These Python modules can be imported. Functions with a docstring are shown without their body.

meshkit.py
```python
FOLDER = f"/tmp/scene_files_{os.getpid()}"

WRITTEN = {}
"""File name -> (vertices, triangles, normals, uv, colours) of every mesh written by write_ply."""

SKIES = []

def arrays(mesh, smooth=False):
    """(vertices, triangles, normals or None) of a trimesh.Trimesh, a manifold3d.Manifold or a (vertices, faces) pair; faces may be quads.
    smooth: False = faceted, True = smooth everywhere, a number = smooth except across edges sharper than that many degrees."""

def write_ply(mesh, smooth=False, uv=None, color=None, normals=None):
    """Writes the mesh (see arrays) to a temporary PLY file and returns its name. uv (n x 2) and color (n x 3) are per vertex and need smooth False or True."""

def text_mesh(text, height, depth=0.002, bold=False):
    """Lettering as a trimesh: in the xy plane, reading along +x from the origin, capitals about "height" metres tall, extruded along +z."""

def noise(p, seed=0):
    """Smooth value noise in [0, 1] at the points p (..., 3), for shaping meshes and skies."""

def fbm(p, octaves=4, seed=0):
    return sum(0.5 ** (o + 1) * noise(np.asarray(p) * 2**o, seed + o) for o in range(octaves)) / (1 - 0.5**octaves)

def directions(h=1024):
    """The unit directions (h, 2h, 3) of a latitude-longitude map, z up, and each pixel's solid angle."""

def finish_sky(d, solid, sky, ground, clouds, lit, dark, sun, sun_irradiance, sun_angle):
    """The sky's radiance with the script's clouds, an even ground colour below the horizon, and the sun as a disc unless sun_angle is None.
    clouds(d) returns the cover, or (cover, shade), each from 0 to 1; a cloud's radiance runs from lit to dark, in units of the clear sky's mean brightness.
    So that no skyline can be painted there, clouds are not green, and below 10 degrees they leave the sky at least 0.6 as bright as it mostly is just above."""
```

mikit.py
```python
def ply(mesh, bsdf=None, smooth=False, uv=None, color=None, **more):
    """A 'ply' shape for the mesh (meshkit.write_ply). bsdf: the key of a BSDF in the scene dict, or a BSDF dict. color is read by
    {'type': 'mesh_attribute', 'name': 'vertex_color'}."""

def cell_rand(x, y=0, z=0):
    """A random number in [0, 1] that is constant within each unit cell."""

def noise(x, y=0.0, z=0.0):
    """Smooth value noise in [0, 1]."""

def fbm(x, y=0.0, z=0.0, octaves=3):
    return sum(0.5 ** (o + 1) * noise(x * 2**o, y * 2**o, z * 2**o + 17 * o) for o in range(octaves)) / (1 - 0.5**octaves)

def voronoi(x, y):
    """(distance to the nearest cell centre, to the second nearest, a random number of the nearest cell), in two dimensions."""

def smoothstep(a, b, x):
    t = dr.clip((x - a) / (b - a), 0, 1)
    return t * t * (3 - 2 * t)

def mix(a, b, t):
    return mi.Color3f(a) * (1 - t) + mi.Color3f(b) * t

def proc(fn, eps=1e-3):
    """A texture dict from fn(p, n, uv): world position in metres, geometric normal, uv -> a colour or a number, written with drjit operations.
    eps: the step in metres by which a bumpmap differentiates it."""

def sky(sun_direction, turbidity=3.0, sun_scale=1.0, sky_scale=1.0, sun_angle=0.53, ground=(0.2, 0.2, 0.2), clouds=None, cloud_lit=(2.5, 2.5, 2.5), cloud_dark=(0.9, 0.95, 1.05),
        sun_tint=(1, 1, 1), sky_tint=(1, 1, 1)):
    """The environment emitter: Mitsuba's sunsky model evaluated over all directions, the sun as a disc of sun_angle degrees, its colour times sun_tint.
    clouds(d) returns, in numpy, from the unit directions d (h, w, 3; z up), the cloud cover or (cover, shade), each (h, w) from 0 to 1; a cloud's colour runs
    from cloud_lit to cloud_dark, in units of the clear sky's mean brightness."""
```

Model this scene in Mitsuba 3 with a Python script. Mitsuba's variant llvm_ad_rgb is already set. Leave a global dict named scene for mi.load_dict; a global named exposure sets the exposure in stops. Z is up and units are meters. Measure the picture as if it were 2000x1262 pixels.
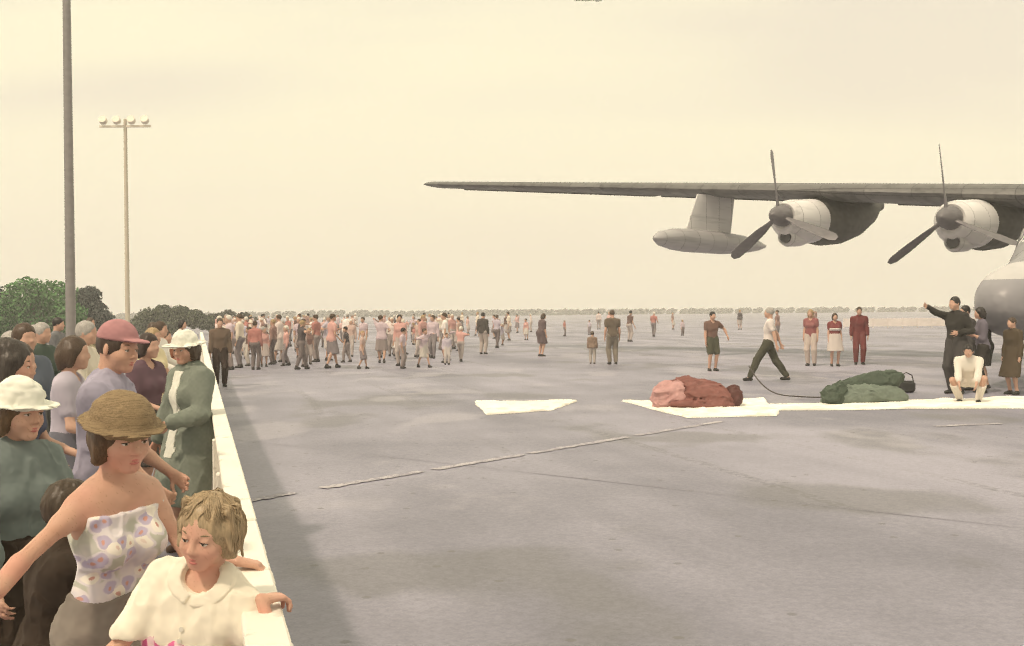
import math, random
import numpy as np, trimesh, mitsuba as mi, mikit, meshkit, drjit as dr
from mikit import noise, fbm, voronoi, smoothstep, mix, cell_rand
T = mi.ScalarTransform4f
rng = np.random.default_rng(7)
random.seed(7)

# ------------------------------------------------------------------ camera, sky, exposure
CAM_H = 1.75
PITCH, ROLL = -math.atan(23 / 2144.0), math.radians(0.5)
_f = np.array([0, math.cos(PITCH), math.sin(PITCH)])
_u0 = np.cross([1, 0, 0], _f)
_u = _u0 * math.cos(ROLL) + np.array([1.0, 0, 0]) * math.sin(ROLL)
exposure = 1.82


SKY_OFF = (19.5, 3.9)


def cloud_cover(d):
    q = d / np.maximum(d[..., 2:3] + 0.25, 0.05)
    n = meshkit.fbm(q * np.array([0.7, 2.6, 1.0]) + SKY_OFF[0], 4, seed=5)
    m = meshkit.fbm(q * np.array([0.45, 1.1, 1.0]) + SKY_OFF[1], 3, seed=11)
    shade = np.clip((n - 0.47) * 3.6, 0, 1) * 0.6 + np.clip((m - 0.5) * 3.6, 0, 1) * 0.5
    return np.ones_like(n), shade


scene = {
    "type": "scene",
    "camera": {"type": "perspective", "fov": 50.0, "fov_axis": "x", "near_clip": 0.05, "far_clip": 9000.0,
               "to_world": T().look_at(origin=[0, 0, CAM_H], target=[float(_f[0]), float(_f[1]), CAM_H + float(_f[2])], up=[float(x) for x in _u])},
    "sky": mikit.sky([-0.37, -0.48, 0.80], turbidity=3, sun_scale=0.55, sun_angle=4.0, clouds=cloud_cover,
                     cloud_lit=(3.2, 3.02, 2.12), cloud_dark=(2.05, 1.80, 1.72), sun_tint=(1.0, 0.99, 0.98), ground=(0.25, 0.24, 0.24)),
}
labels = {}

# ------------------------------------------------------------------ materials
def rgb(c):
    return {"type": "rgb", "value": [float(x) for x in c]}


MATS = {}


def mat(name, color, rough=0.7, metallic=0.0, spec=0.4, bump=None, sheen=0.0, two=True, coat=0.0):
    """color: rgb triple, proc fn, or 'vc' for vertex colour."""
    key = "m_" + name
    if key in scene:
        return key
    base = {"type": "mesh_attribute", "name": "vertex_color"} if isinstance(color, str) else (mikit.proc(color) if callable(color) else rgb(color))
    b = {"type": "principled", "base_color": base, "roughness": rough, "metallic": metallic, "specular": spec}
    if sheen:
        b["sheen"] = sheen
    if coat:
        b["clearcoat"] = coat
    if bump is not None:
        b = {"type": "bumpmap", "arbitrary": mikit.proc(bump[0], eps=bump[2] if len(bump) > 2 else 2e-3), "scale": bump[1], "bsdf": b}
    scene[key] = {"type": "twosided", "bsdf": b}
    return key


def cloth(c, var=0.12, freq=60.0):
    c = np.array(c)
    lo, hi = c * (1 - var), c * (1 + var)

    def fn(p, n, uv):
        t = 0.6 * noise(p.x * freq, p.y * freq, p.z * freq) + 0.4 * noise(p.x * 9, p.y * 9, p.z * 9)
        return mix(lo.tolist(), hi.tolist(), t)
    return fn


def f_apron(p, n, uv):
    big = fbm(p.x * 0.16 + 3, p.y * 0.33, 0, 4)
    mid = fbm(p.x * 0.9, p.y * 0.9 + 7, 2, 4)
    fine = noise(p.x * 90, p.y * 90, 0) * 0.5 + noise(p.x * 31, p.y * 31, 5) * 0.5
    smear = fbm((p.x * 0.96 + p.y * 0.28) * 0.8, (p.y * 0.96 - p.x * 0.28) * 0.10, 4, 4)
    c = mix([0.152, 0.148, 0.190], [0.270, 0.261, 0.325], smoothstep(0.28, 0.72, 0.3 * big + 0.22 * mid + 0.48 * smear))
    oil = smoothstep(0.60, 0.74, fbm(p.x * 0.55 + 11, p.y * 0.4 + 5, 8, 4))
    c = mix(c, [0.115, 0.112, 0.118], oil * 0.55)
    pale = smoothstep(0.6, 0.75, fbm(p.x * 0.8 + 31, p.y * 0.5 + 15, 3, 4))
    c = mix(c, [0.33, 0.315, 0.36], pale * 0.45)
    c = c * (0.84 + 0.32 * fine)
    dots = voronoi(p.x * 2.3, p.y * 2.3)
    spot = smoothstep(0.09, 0.05, dots[0]) * smoothstep(0.72, 0.8, dots[2])
    tyre_u = (p.x * 0.96 + p.y * 0.28) * 0.55 + 0.6 * fbm(p.y * 0.12, p.x * 0.05, 6, 2)
    tyre = smoothstep(0.055, 0.03, dr.abs(tyre_u - dr.floor(tyre_u) - 0.5)) * smoothstep(0.45, 0.7, fbm(p.x * 0.5 + 3, p.y * 0.14, 9, 3)) * smoothstep(0.3, 0.6, noise(p.x * 25, p.y * 25, 1))
    c = mix(c, [0.09, 0.088, 0.09], tyre * 0.35)
    return mix(c, [0.10, 0.095, 0.09], spot * 0.5)


def b_apron(p, n, uv):
    return noise(p.x * 110, p.y * 110, 0) * 0.6 + noise(p.x * 37, p.y * 37, 3) * 0.4


def f_skin(p, n, uv):
    t = fbm(p.x * 26, p.y * 26, p.z * 26, 3)
    c = mix([0.48, 0.265, 0.185], [0.60, 0.37, 0.275], t)
    fr = voronoi(p.x * 160 + p.z * 70, p.y * 160 + p.z * 110)
    c = mix(c, [0.34, 0.17, 0.10], smoothstep(0.28, 0.12, fr[0]) * smoothstep(0.72, 0.85, fr[2]) * 0.5)
    return mix(c, [0.60, 0.28, 0.22], smoothstep(0.55, 0.75, fbm(p.x * 9 + 4, p.y * 9, p.z * 9, 2)) * 0.5)


def f_floral(p, n, uv):
    u, v = p.x * 0.74 + p.y * 0.67, p.z
    d1, d2, r = voronoi(u * 21 + 0.4 * noise(u * 40, v * 40, 1), v * 21 + 0.3 * noise(u * 37, v * 43, 2))
    c = mix([0.60, 0.57, 0.62], [0.72, 0.67, 0.66], noise(u * 70, v * 70, p.y * 40))
    petal = smoothstep(0.44, 0.34, d1)
    c = mix(c, mix([0.80, 0.76, 0.68], [0.47, 0.42, 0.55], smoothstep(0.40, 0.6, r)), petal * smoothstep(0.18, 0.25, r))
    c = mix(c, [0.42, 0.44, 0.36], smoothstep(0.5, 0.6, d1) * smoothstep(0.45, 0.7, noise(u * 22, v * 22, 9)) * 0.8)
    return mix(c, [0.55, 0.30, 0.25], smoothstep(0.15, 0.09, d1) * smoothstep(0.3, 0.4, r))


def f_stripe(p, n, uv):
    u = p.x * 1.0 - 0.25 * p.y
    w = dr.abs(u * 24 - dr.floor(u * 24) - 0.5)
    t = smoothstep(0.2, 0.28, w)
    return mix([0.62, 0.13, 0.30], [0.72, 0.52, 0.55], t) * (0.9 + 0.2 * noise(p.x * 90, p.y * 90, p.z * 90))


def f_metal_white(p, n, uv):
    t = fbm(p.x * 0.9, p.y * 0.9, p.z * 2.0, 4)
    streak = fbm(p.x * 5, p.y * 5, p.z * 0.6, 3)
    return mix([0.60, 0.585, 0.58], [0.74, 0.72, 0.70], 0.6 * t + 0.4 * streak)


def f_nose(p, n, uv):
    t = fbm(p.x * 0.9, p.y * 0.9, p.z * 2.0, 4) * 0.6 + fbm(p.x * 6, p.y * 6, p.z * 0.8, 3) * 0.4
    white = mix([0.42, 0.41, 0.415], [0.52, 0.505, 0.50], t)
    grey = mix([0.22, 0.215, 0.235], [0.30, 0.292, 0.315], t)
    return mix(grey, white, smoothstep(2.32, 2.33, p.z))


def f_alu(p, n, uv):
    t = fbm(p.x * 1.1, p.y * 1.1, p.z * 1.7, 4)
    s = fbm(p.x * 7, p.y * 7, p.z * 0.9, 3)
    return mix([0.30, 0.30, 0.32], [0.44, 0.43, 0.45], 0.5 * t + 0.5 * s)


def f_fence(p, n, uv):
    g = fbm(p.x * 3, p.y * 3, p.z * 9, 3)
    worn = smoothstep(0.62, 0.72, fbm(p.x * 13, p.y * 13, p.z * 30, 4))
    c = mix([0.70, 0.66, 0.58], [0.80, 0.76, 0.68], g)
    return mix(c, [0.42, 0.36, 0.28], worn * 0.5)


def f_canvas(p, n, uv):
    t = fbm(p.x * 3.5, p.y * 3.5, p.z * 5, 4)
    d = smoothstep(0.55, 0.75, fbm(p.x * 6 + 4, p.y * 6, 1, 4))
    return mix(mix([0.72, 0.69, 0.62], [0.83, 0.80, 0.73], t), [0.5, 0.46, 0.38], d * 0.45)


def f_bark(p, n, uv):
    return mix([0.10, 0.07, 0.05], [0.20, 0.16, 0.12], fbm(p.x * 14, p.y * 14, p.z * 3, 3))


def f_paint(p, n, uv):
    t = fbm(p.x * 5, p.y * 5, 0, 4)
    w = noise(p.x * 40, p.y * 40, 1) * 0.5 + t * 0.5
    return mix([0.23, 0.22, 0.26], [0.38, 0.36, 0.38], smoothstep(0.40, 0.58, w))


SKIN = mat("skin", f_skin, 0.45, spec=0.4, bump=(lambda p, n, uv: noise(p.x * 700, p.y * 700, p.z * 700) * 0.6 + noise(p.x * 260, p.y * 260, p.z * 260) * 0.4, 0.0009, 5e-4))
SKIN_FAR = mat("skin_plain", (0.52, 0.32, 0.24), 0.6)
VC = mat("vertex_paint", "vc", 0.75)
APRON = mat("apron", f_apron, 0.5, spec=0.75, bump=(b_apron, 0.0025, 3e-3))
FENCE = mat("fence_paint", f_fence, 0.5)
ALU = mat("aluminium", f_alu, 0.42, metallic=0.45, spec=0.5)
WHITEP = mat("aircraft_white", f_metal_white, 0.35, spec=0.5)
NOSEP = mat("nose_paint", f_nose, 0.4, spec=0.5)
WINGM = mat("wing_metal", cloth((0.165, 0.16, 0.155), 0.2, 1.2), 0.5, metallic=0.3)
DARKM = mat("dark_metal", (0.05, 0.048, 0.05), 0.5)
RUBBER = mat("rubber", (0.03, 0.03, 0.03), 0.8)
GLASSD = mat("dark_pane", (0.02, 0.024, 0.03), 0.08, spec=0.8)
CANVAS = mat("canvas_white", f_canvas, 0.85)
PAINT = mat("marking_paint", f_paint, 0.8)
BARK = mat("bark", f_bark, 0.9)
GALV = mat("galvanised", cloth((0.27, 0.255, 0.25), 0.15, 14), 0.5, metallic=0.3)
LAMPW = mat("lamp_housing", (0.74, 0.68, 0.58), 0.5)

# ------------------------------------------------------------------ bookkeeping
COUNT = {}


def key_for(name):
    k = COUNT.get(name, 0)
    COUNT[name] = k + 1
    return name if k == 0 else f"{name}_{k:03d}"


def thing(name, label, category, group=None):
    k = key_for(name)
    labels[k] = {"label": label, "category": category}
    if group:
        labels[k]["group"] = group
    return k


def part(parent, name, mesh, bsdf, label=None, smooth=35, color=None, to_world=None, kind=None):
    k = key_for(f"{parent}__{name}")
    d = mikit.ply(mesh, bsdf, smooth=smooth, color=color)
    if to_world is not None:
        d["to_world"] = to_world
    scene[k] = d
    if label:
        labels.setdefault(k, {})["label"] = label
    if kind:
        labels.setdefault(k, {})["kind"] = kind
    return k


def whole(name, mesh, bsdf, label, category, smooth=35, color=None, group=None, to_world=None):
    k = thing(name, label, category, group)
    d = mikit.ply(mesh, bsdf, smooth=smooth, color=color)
    if to_world is not None:
        d["to_world"] = to_world
    scene[k] = d
    return k


def structure(name, mesh, bsdf, label, smooth=False, kind="structure"):
    scene[name] = mikit.ply(mesh, bsdf, smooth=smooth)
    labels[name] = {"label": label, "kind": kind}


# ------------------------------------------------------------------ mesh helpers
def cat(ms):
    return trimesh.util.concatenate(ms)


def boxm(sx, sy, sz, c=(0, 0, 0), ch=0.0):
    """box with chamfered edges (hull), centre c"""
    h = np.array([sx, sy, sz]) / 2
    if ch <= 0:
        m = trimesh.creation.box([sx, sy, sz])
    else:
        ch = min(ch, 0.45 * min(sx, sy, sz))
        pts = []
        for a in (-1, 1):
            for b in (-1, 1):
                for d in (-1, 1):
                    s = np.array([a, b, d])
                    for k in range(3):
                        q = h - ch
                        q[k] = h[k]
                        pts.append(s * q)
        m = trimesh.convex.convex_hull(np.array(pts))
    m.apply_translation(c)
    return m


def rotz(m, deg, origin=(0, 0, 0)):
    m.apply_transform(trimesh.transformations.rotation_matrix(math.radians(deg), [0, 0, 1], origin))
    return m


def grid_mesh(rings, close_u=True, caps=False):
    """rings: (n, m, 3) -> quads"""
    rings = np.asarray(rings, float)
    n, m, _ = rings.shape
    i, j = np.meshgrid(np.arange(n - 1), np.arange(m if close_u else m - 1), indexing="ij")
    j2 = (j + 1) % m
    q = np.stack([i * m + j, i * m + j2, (i + 1) * m + j2, (i + 1) * m + j], -1).reshape(-1, 4)
    f = np.vstack([q[:, [0, 1, 2]], q[:, [0, 2, 3]]])
    v = rings.reshape(-1, 3)
    if caps:
        c0, c1 = len(v), len(v) + 1
        v = np.vstack([v, rings[0].mean(0), rings[-1].mean(0)])
        a = np.arange(m)
        f = np.vstack([f, np.stack([np.full(m, c0), (a + 1) % m, a], -1), np.stack([np.full(m, c1), (n - 1) * m + a, (n - 1) * m + (a + 1) % m], -1)])
    t = trimesh.Trimesh(v, f, process=False)
    if caps and t.volume < 0:
        t.invert()
    return t


def tube(pts, r, sides=8):
    p = np.asarray(pts, float)
    t = np.gradient(p, axis=0)
    t /= np.linalg.norm(t, axis=1, keepdims=True) + 1e-12
    a = np.cross(t, np.where(np.abs(t[:, 2:]) < 0.9, [0, 0, 1.0], [1.0, 0, 0]))
    a /= np.linalg.norm(a, axis=1, keepdims=True) + 1e-12
    b = np.cross(t, a)
    an = np.arange(sides) * 2 * np.pi / sides
    r = np.broadcast_to(r, (len(p),))
    rings = p[:, None] + r[:, None, None] * (np.cos(an)[None, :, None] * a[:, None] + np.sin(an)[None, :, None] * b[:, None])
    return grid_mesh(rings, caps=True)


# ------------------------------------------------------------------ implicit surfaces (surface nets)
def axis(lo, hi, step, fine=()):
    x, out = lo, []
    while x < hi + step:
        out.append(x)
        s = step
        for a, b, fs in fine:
            if a - step < x < b:
                s = min(s, fs)
        x += s
    return np.array(out)


class Field:
    def __init__(self, xs, ys, zs):
        self.ax = (xs, ys, zs)
        self.F = np.full((len(xs), len(ys), len(zs)), 1.0, np.float32)

    def sub(self, lo, hi):
        sl = []
        for k in range(3):
            a, b = np.searchsorted(self.ax[k], [lo[k], hi[k]])
            sl.append(slice(max(a - 1, 0), min(b + 1, len(self.ax[k]))))
        if any(s.stop - s.start < 1 for s in sl):
            return None, None
        P = np.stack(np.meshgrid(*[self.ax[k][sl[k]] for k in range(3)], indexing="ij"), -1).astype(np.float32)
        return tuple(sl), P

    def add(self, prim, k=0.01, grow=0.0):
        lo, hi, fn = prim
        m = k + 0.025 + grow
        sl, P = self.sub(lo - m, hi + m)
        if sl is None:
            return
        d = fn(P) - grow
        A = self.F[sl]
        h = np.maximum(k - np.abs(A - d), 0) / k
        self.F[sl] = np.minimum(A, d) - h * h * k * 0.25

    def carve(self, prim, k=0.01):
        lo, hi, fn = prim
        m = k + 0.025
        sl, P = self.sub(lo - m, hi + m)
        if sl is None:
            return
        d = -fn(P)
        A = self.F[sl]
        h = np.maximum(k - np.abs(A - d), 0) / k
        self.F[sl] = np.maximum(A, d) + h * h * k * 0.25

    def cut(self, point, normal):
        """remove the half space on the side of normal"""
        nrm = np.asarray(normal, float) / np.linalg.norm(normal)
        o = float(np.dot(nrm, point))
        d = (self.ax[0][:, None, None] * nrm[0] + self.ax[1][None, :, None] * nrm[1] + self.ax[2][None, None, :] * nrm[2] - o).astype(np.float32)
        self.F = np.maximum(self.F, d)

    def wrinkle(self, amp, freq, seed=0):
        i = np.argwhere(np.abs(self.F) < 0.05)
        if len(i):
            p = np.stack([self.ax[k][i[:, k]] for k in range(3)], -1)
            f = np.asarray(freq, float)
            self.F[tuple(i.T)] += amp * 2 * (meshkit.fbm(p * f + 5, 2, seed) - 0.5)

    def crease(self, amp, freq, seed=0):
        i = np.argwhere(np.abs(self.F) < 0.05)
        if len(i):
            p = np.stack([self.ax[k][i[:, k]] for k in range(3)], -1)
            f = np.asarray(freq, float)
            w = meshkit.fbm(p * f * 0.6 + 3, 2, seed + 1)[:, None] * 1.6
            a = np.abs(meshkit.noise(p * f + w + 7, seed) - 0.5)
            self.F[tuple(i.T)] += amp * 1.6 * np.clip(0.16 - a, 0, 1) / 0.16

    def mesh(self):
        F = self.F
        for k in range(3):  # keep the surface closed at the grid's border
            s = [slice(None)] * 3
            for e in (0, -1):
                s[k] = e
                F[tuple(s)] = np.maximum(F[tuple(s)], 1e-3)
        inside = F < 0
        n = [d - 1 for d in F.shape]
        cnt = np.zeros(n, np.int8)
        for a in (0, 1):
            for b in (0, 1):
                for c in (0, 1):
                    cnt += inside[a:a + n[0], b:b + n[1], c:c + n[2]]
        cells = np.argwhere((cnt > 0) & (cnt < 8))
        ids = np.full(n, -1, np.int32)
        ids[tuple(cells.T)] = np.arange(len(cells))
        acc, w = np.zeros((len(cells), 3)), np.zeros(len(cells))
        X = self.ax
        corners = [(a, b, c) for a in (0, 1) for b in (0, 1) for c in (0, 1)]
        for p0 in corners:
            for k in range(3):
                if p0[k]:
                    continue
                p1 = list(p0)
                p1[k] = 1
                i0, i1 = cells + p0, cells + p1
                f0, f1 = F[tuple(i0.T)], F[tuple(i1.T)]
                m = (f0 < 0) != (f1 < 0)
                t = np.where(m, f0 / np.where(m, f0 - f1, 1), 0)
                v0 = np.stack([X[q][i0[:, q]] for q in range(3)], -1)
                v1 = np.stack([X[q][i1[:, q]] for q in range(3)], -1)
                acc += np.where(m[:, None], v0 + (v1 - v0) * t[:, None], 0)
                w += m
        v = acc / np.maximum(w, 1)[:, None]
        faces = []
        for k in range(3):
            a, b = (k + 1) % 3, (k + 2) % 3
            s0, s1 = [slice(None)] * 3, [slice(None)] * 3
            s0[k], s1[k] = slice(0, -1), slice(1, None)
            ch = inside[tuple(s0)] != inside[tuple(s1)]
            e = np.argwhere(ch)
            e = e[(e[:, a] > 0) & (e[:, b] > 0) & (e[:, a] < n[a]) & (e[:, b] < n[b])]
            q = []
            for da, db in ((1, 1), (0, 1), (0, 0), (1, 0)):
                c = e.copy()
                c[:, a] -= da
                c[:, b] -= db
                q.append(ids[tuple(c.T)])
            q = np.stack(q, -1)
            flip = ~inside[tuple(e.T)]
            q[flip] = q[flip][:, ::-1]
            faces.append(q)
        q = np.vstack(faces)
        f = np.vstack([q[:, [0, 1, 2]], q[:, [0, 2, 3]]])
        m = trimesh.Trimesh(v, f, process=False)
        if len(f) and m.volume < 0:
            m.invert()
        return m


def P_cap(a, b, ra, rb):
    a, b = np.asarray(a, float), np.asarray(b, float)
    r = max(ra, rb)
    ab = b - a
    L = max(float(ab @ ab), 1e-12)

    def fn(p):
        q = p - a.astype(np.float32)
        t = np.clip((q @ ab.astype(np.float32)) / L, 0, 1)
        return np.linalg.norm(q - t[..., None] * ab.astype(np.float32), axis=-1) - (ra + (rb - ra) * t)
    return np.minimum(a, b) - r, np.maximum(a, b) + r, fn


def P_ell(c, r, R=None):
    c, r = np.asarray(c, float), np.asarray(r, float)
    R = np.eye(3) if R is None else R
    ext = np.sqrt(((R * r) ** 2).sum(1))

    def fn(p):
        q = (p - c.astype(np.float32)) @ R.astype(np.float32)
        k0 = np.linalg.norm(q / r.astype(np.float32), axis=-1)
        k1 = np.linalg.norm(q / (r * r).astype(np.float32), axis=-1)
        return np.where(k0 < 1e-4, -r.min(), k0 * (k0 - 1) / np.maximum(k1, 1e-6)).astype(np.float32)
    return c - ext, c + ext, fn


# ------------------------------------------------------------------ people
def Rx(a):
    c, s = math.cos(a), math.sin(a)
    return np.array([[1, 0, 0], [0, c, -s], [0, s, c]])


def Ry(a):
    c, s = math.cos(a), math.sin(a)
    return np.array([[c, 0, s], [0, 1, 0], [-s, 0, c]])


def Rz(a):
    c, s = math.cos(a), math.sin(a)
    return np.array([[c, -s, 0], [s, c, 0], [0, 0, 1]])


def ik(a, b, l1, l2, pole):
    a, b, pole = (np.asarray(x, float) for x in (a, b, pole))
    d = b - a
    L = np.linalg.norm(d)
    if L > (l1 + l2) * 0.995:
        d *= (l1 + l2) * 0.995 / L
        b = a + d
        L = np.linalg.norm(d)
    u = d / L
    x = (l1 * l1 - l2 * l2 + L * L) / (2 * L)
    h = math.sqrt(max(l1 * l1 - x * x, 0))
    v = pole - u * (pole @ u)
    v /= np.linalg.norm(v) + 1e-9
    return a + u * x + v * h, b


class Fig:
    """A posed body in its own frame: x forward, y to its left, z up, feet near the origin; lengths for 1.75 m times s."""

    def __init__(self, height=1.75, fem=False, head_scale=1.0, lean=(0, 0), twist=0, head=(0, 0, 0), pelvis=(0, 0, 0.95),
                 hands=None, elbows=None, feet=None, knees=None, curl=0.5, hand_dirs=None, fat=1.0, palm=None, slim=1.0):
        s = self.s = height / 1.75
        self.fem, self.fat = fem, fat
        f, l = math.radians(lean[0]), math.radians(lean[1])
        R = self.R = Ry(f) @ Rx(-l)
        Rs = self.Rs = R @ Rz(math.radians(twist))
        P = self.P = np.array(pelvis, float)
        tor = self.tor = lambda a, b, t: P + R @ np.array([a, b, t], float)
        sho = self.sho = lambda a, b, t: P + R @ np.array([0, 0, t], float) + Rs @ np.array([a, b, 0], float)
        self.slim = slim
        sw = (0.158 if fem else 0.182) * slim
        self.S = {1: sho(-0.012, sw, 0.438), -1: sho(-0.012, -sw, 0.438)}
        self.N = sho(0.012, 0, 0.565)
        hy, hp, hr = (math.radians(x) for x in head)
        yaw_b = math.radians(twist)
        self.Rh = Ry(f * 0.5) @ Rx(-l * 0.5) @ Rz(yaw_b + hy) @ Ry(hp) @ Rx(hr)
        self.hs = head_scale
        self.E, self.W = {}, {}
        hands = hands or {}
        elbows = elbows or {}
        for q in (1, -1):
            tgt = hands.get(q, None)
            tgt = self.S[q] + np.array([0.05, q * 0.06, -0.53]) if tgt is None else np.array(tgt, float) / s
            pole = elbows.get(q, (-1.0, q * 0.35, -0.1))
            self.E[q], self.W[q] = ik(self.S[q], tgt, 0.285, 0.255, pole)
        feet = feet or {}
        knees = knees or {}
        self.Hp = {q: tor(0, q * (0.092 if fem else 0.088), -0.03) for q in (1, -1)}
        self.K, self.A, self.toe = {}, {}, {}
        for q in (1, -1):
            ft = np.array(feet.get(q, (0.0, q * 0.10, 0.0)), float)
            an = ft[:3] + np.array([0, 0, 0.085])
            self.K[q], self.A[q] = ik(self.Hp[q], an, 0.44, 0.42, knees.get(q, (1, q * 0.15, 0)))
            self.toe[q] = Rz(math.radians(q * 10)) @ np.array([1, 0, 0])
        self.curl, self.hand_dirs, self.palm = curl, hand_dirs or {}, palm or {}

    # every list holds (primitive, blend radius), already scaled to metres
    def sc(self, prim):
        return prim

    def torso(self, g=0.0, bust=0.0):
        s, t, fat, R = self.s, self.tor, self.fat, self.R
        hipw = 0.088 if self.fem else 0.075
        C = lambda a, b, ra, rb: P_cap(np.array(a) * s, np.array(b) * s, ra * s + g, rb * s + g)
        o = [(C(t(-0.015, hipw, -0.02), t(-0.015, -hipw, -0.02), 0.105 * fat, 0.105 * fat), 0.05 * s),
             (C(t(0.0, 0.055, 0.13), t(0.0, -0.055, 0.13), 0.088 * fat, 0.088 * fat), 0.09 * s),
             (C(t(0.005, 0.07, 0.30), t(0.005, -0.07, 0.30), 0.098 * fat * self.slim, 0.098 * fat * self.slim), 0.09 * s)]
        sh = self.sho
        w = (0.10 if self.fem else 0.115) * self.slim
        o.append((C(sh(-0.012, w, 0.40), sh(-0.012, -w, 0.40), 0.078, 0.078), 0.07 * s))
        o.append((C(sh(-0.02, 0.03, 0.46), sh(-0.02, -0.03, 0.46), 0.062, 0.062), 0.06 * s))
        for q in (1, -1):
            o.append((C(sh(-0.02, q * 0.05, 0.47), self.S[q], 0.05, 0.048), 0.04 * s))
            if bust:
                o.append((P_ell(self.sho(0.075, q * 0.068, 0.305) * s, np.array([0.055, 0.06, 0.06]) * s * bust + g, self.Rs), 0.04 * s))
        return o

    def arm(self, q, g=0.0, frac=2.0):
        """frac: 0..1 along the upper arm, 1..2 along the forearm"""
        s, th = self.s, (0.86 if self.fem else 1.0) * self.slim
        S, E, W = self.S[q], self.E[q], self.W[q]
        o = [(P_cap(S * s, (S + (E - S) * 0.3) * s, 0.048 * th * s + g, 0.048 * th * s + g), 0.03 * s)]
        u = min(frac, 1.0)
        o.append((P_cap(S * s, (S + (E - S) * u) * s, 0.047 * th * s + g, (0.047 - 0.010 * u) * th * s + g), 0.03 * s))
        if frac > 1:
            v = frac - 1
            o.append((P_cap(E * s, (E + (W - E) * v) * s, 0.038 * th * s + g, (0.038 - 0.012 * v) * th * s + g), 0.025 * s))
            o.append((P_cap((E + (W - E) * 0.15) * s, (E + (W - E) * min(0.45, v)) * s, 0.039 * th * s + g, 0.035 * th * s + g), 0.02 * s))
        return o

    def hand(self, q):
        s, h = self.s, self.s * (0.93 if self.fem else 1.0)
        W = self.W[q] * s
        fd = (self.W[q] - self.E[q])
        fd = fd / np.linalg.norm(fd)
        d = np.array(self.hand_dirs.get(q, fd), float)
        d /= np.linalg.norm(d)
        n = np.array(self.palm.get(q, (0, -q, 0)), float)
        n = n - d * (n @ d)
        n /= np.linalg.norm(n) + 1e-9
        side = np.cross(n, d) * (1 if q > 0 else -1) * -1  # towards the thumb
        o = []
        k = 0.006 * h
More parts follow.
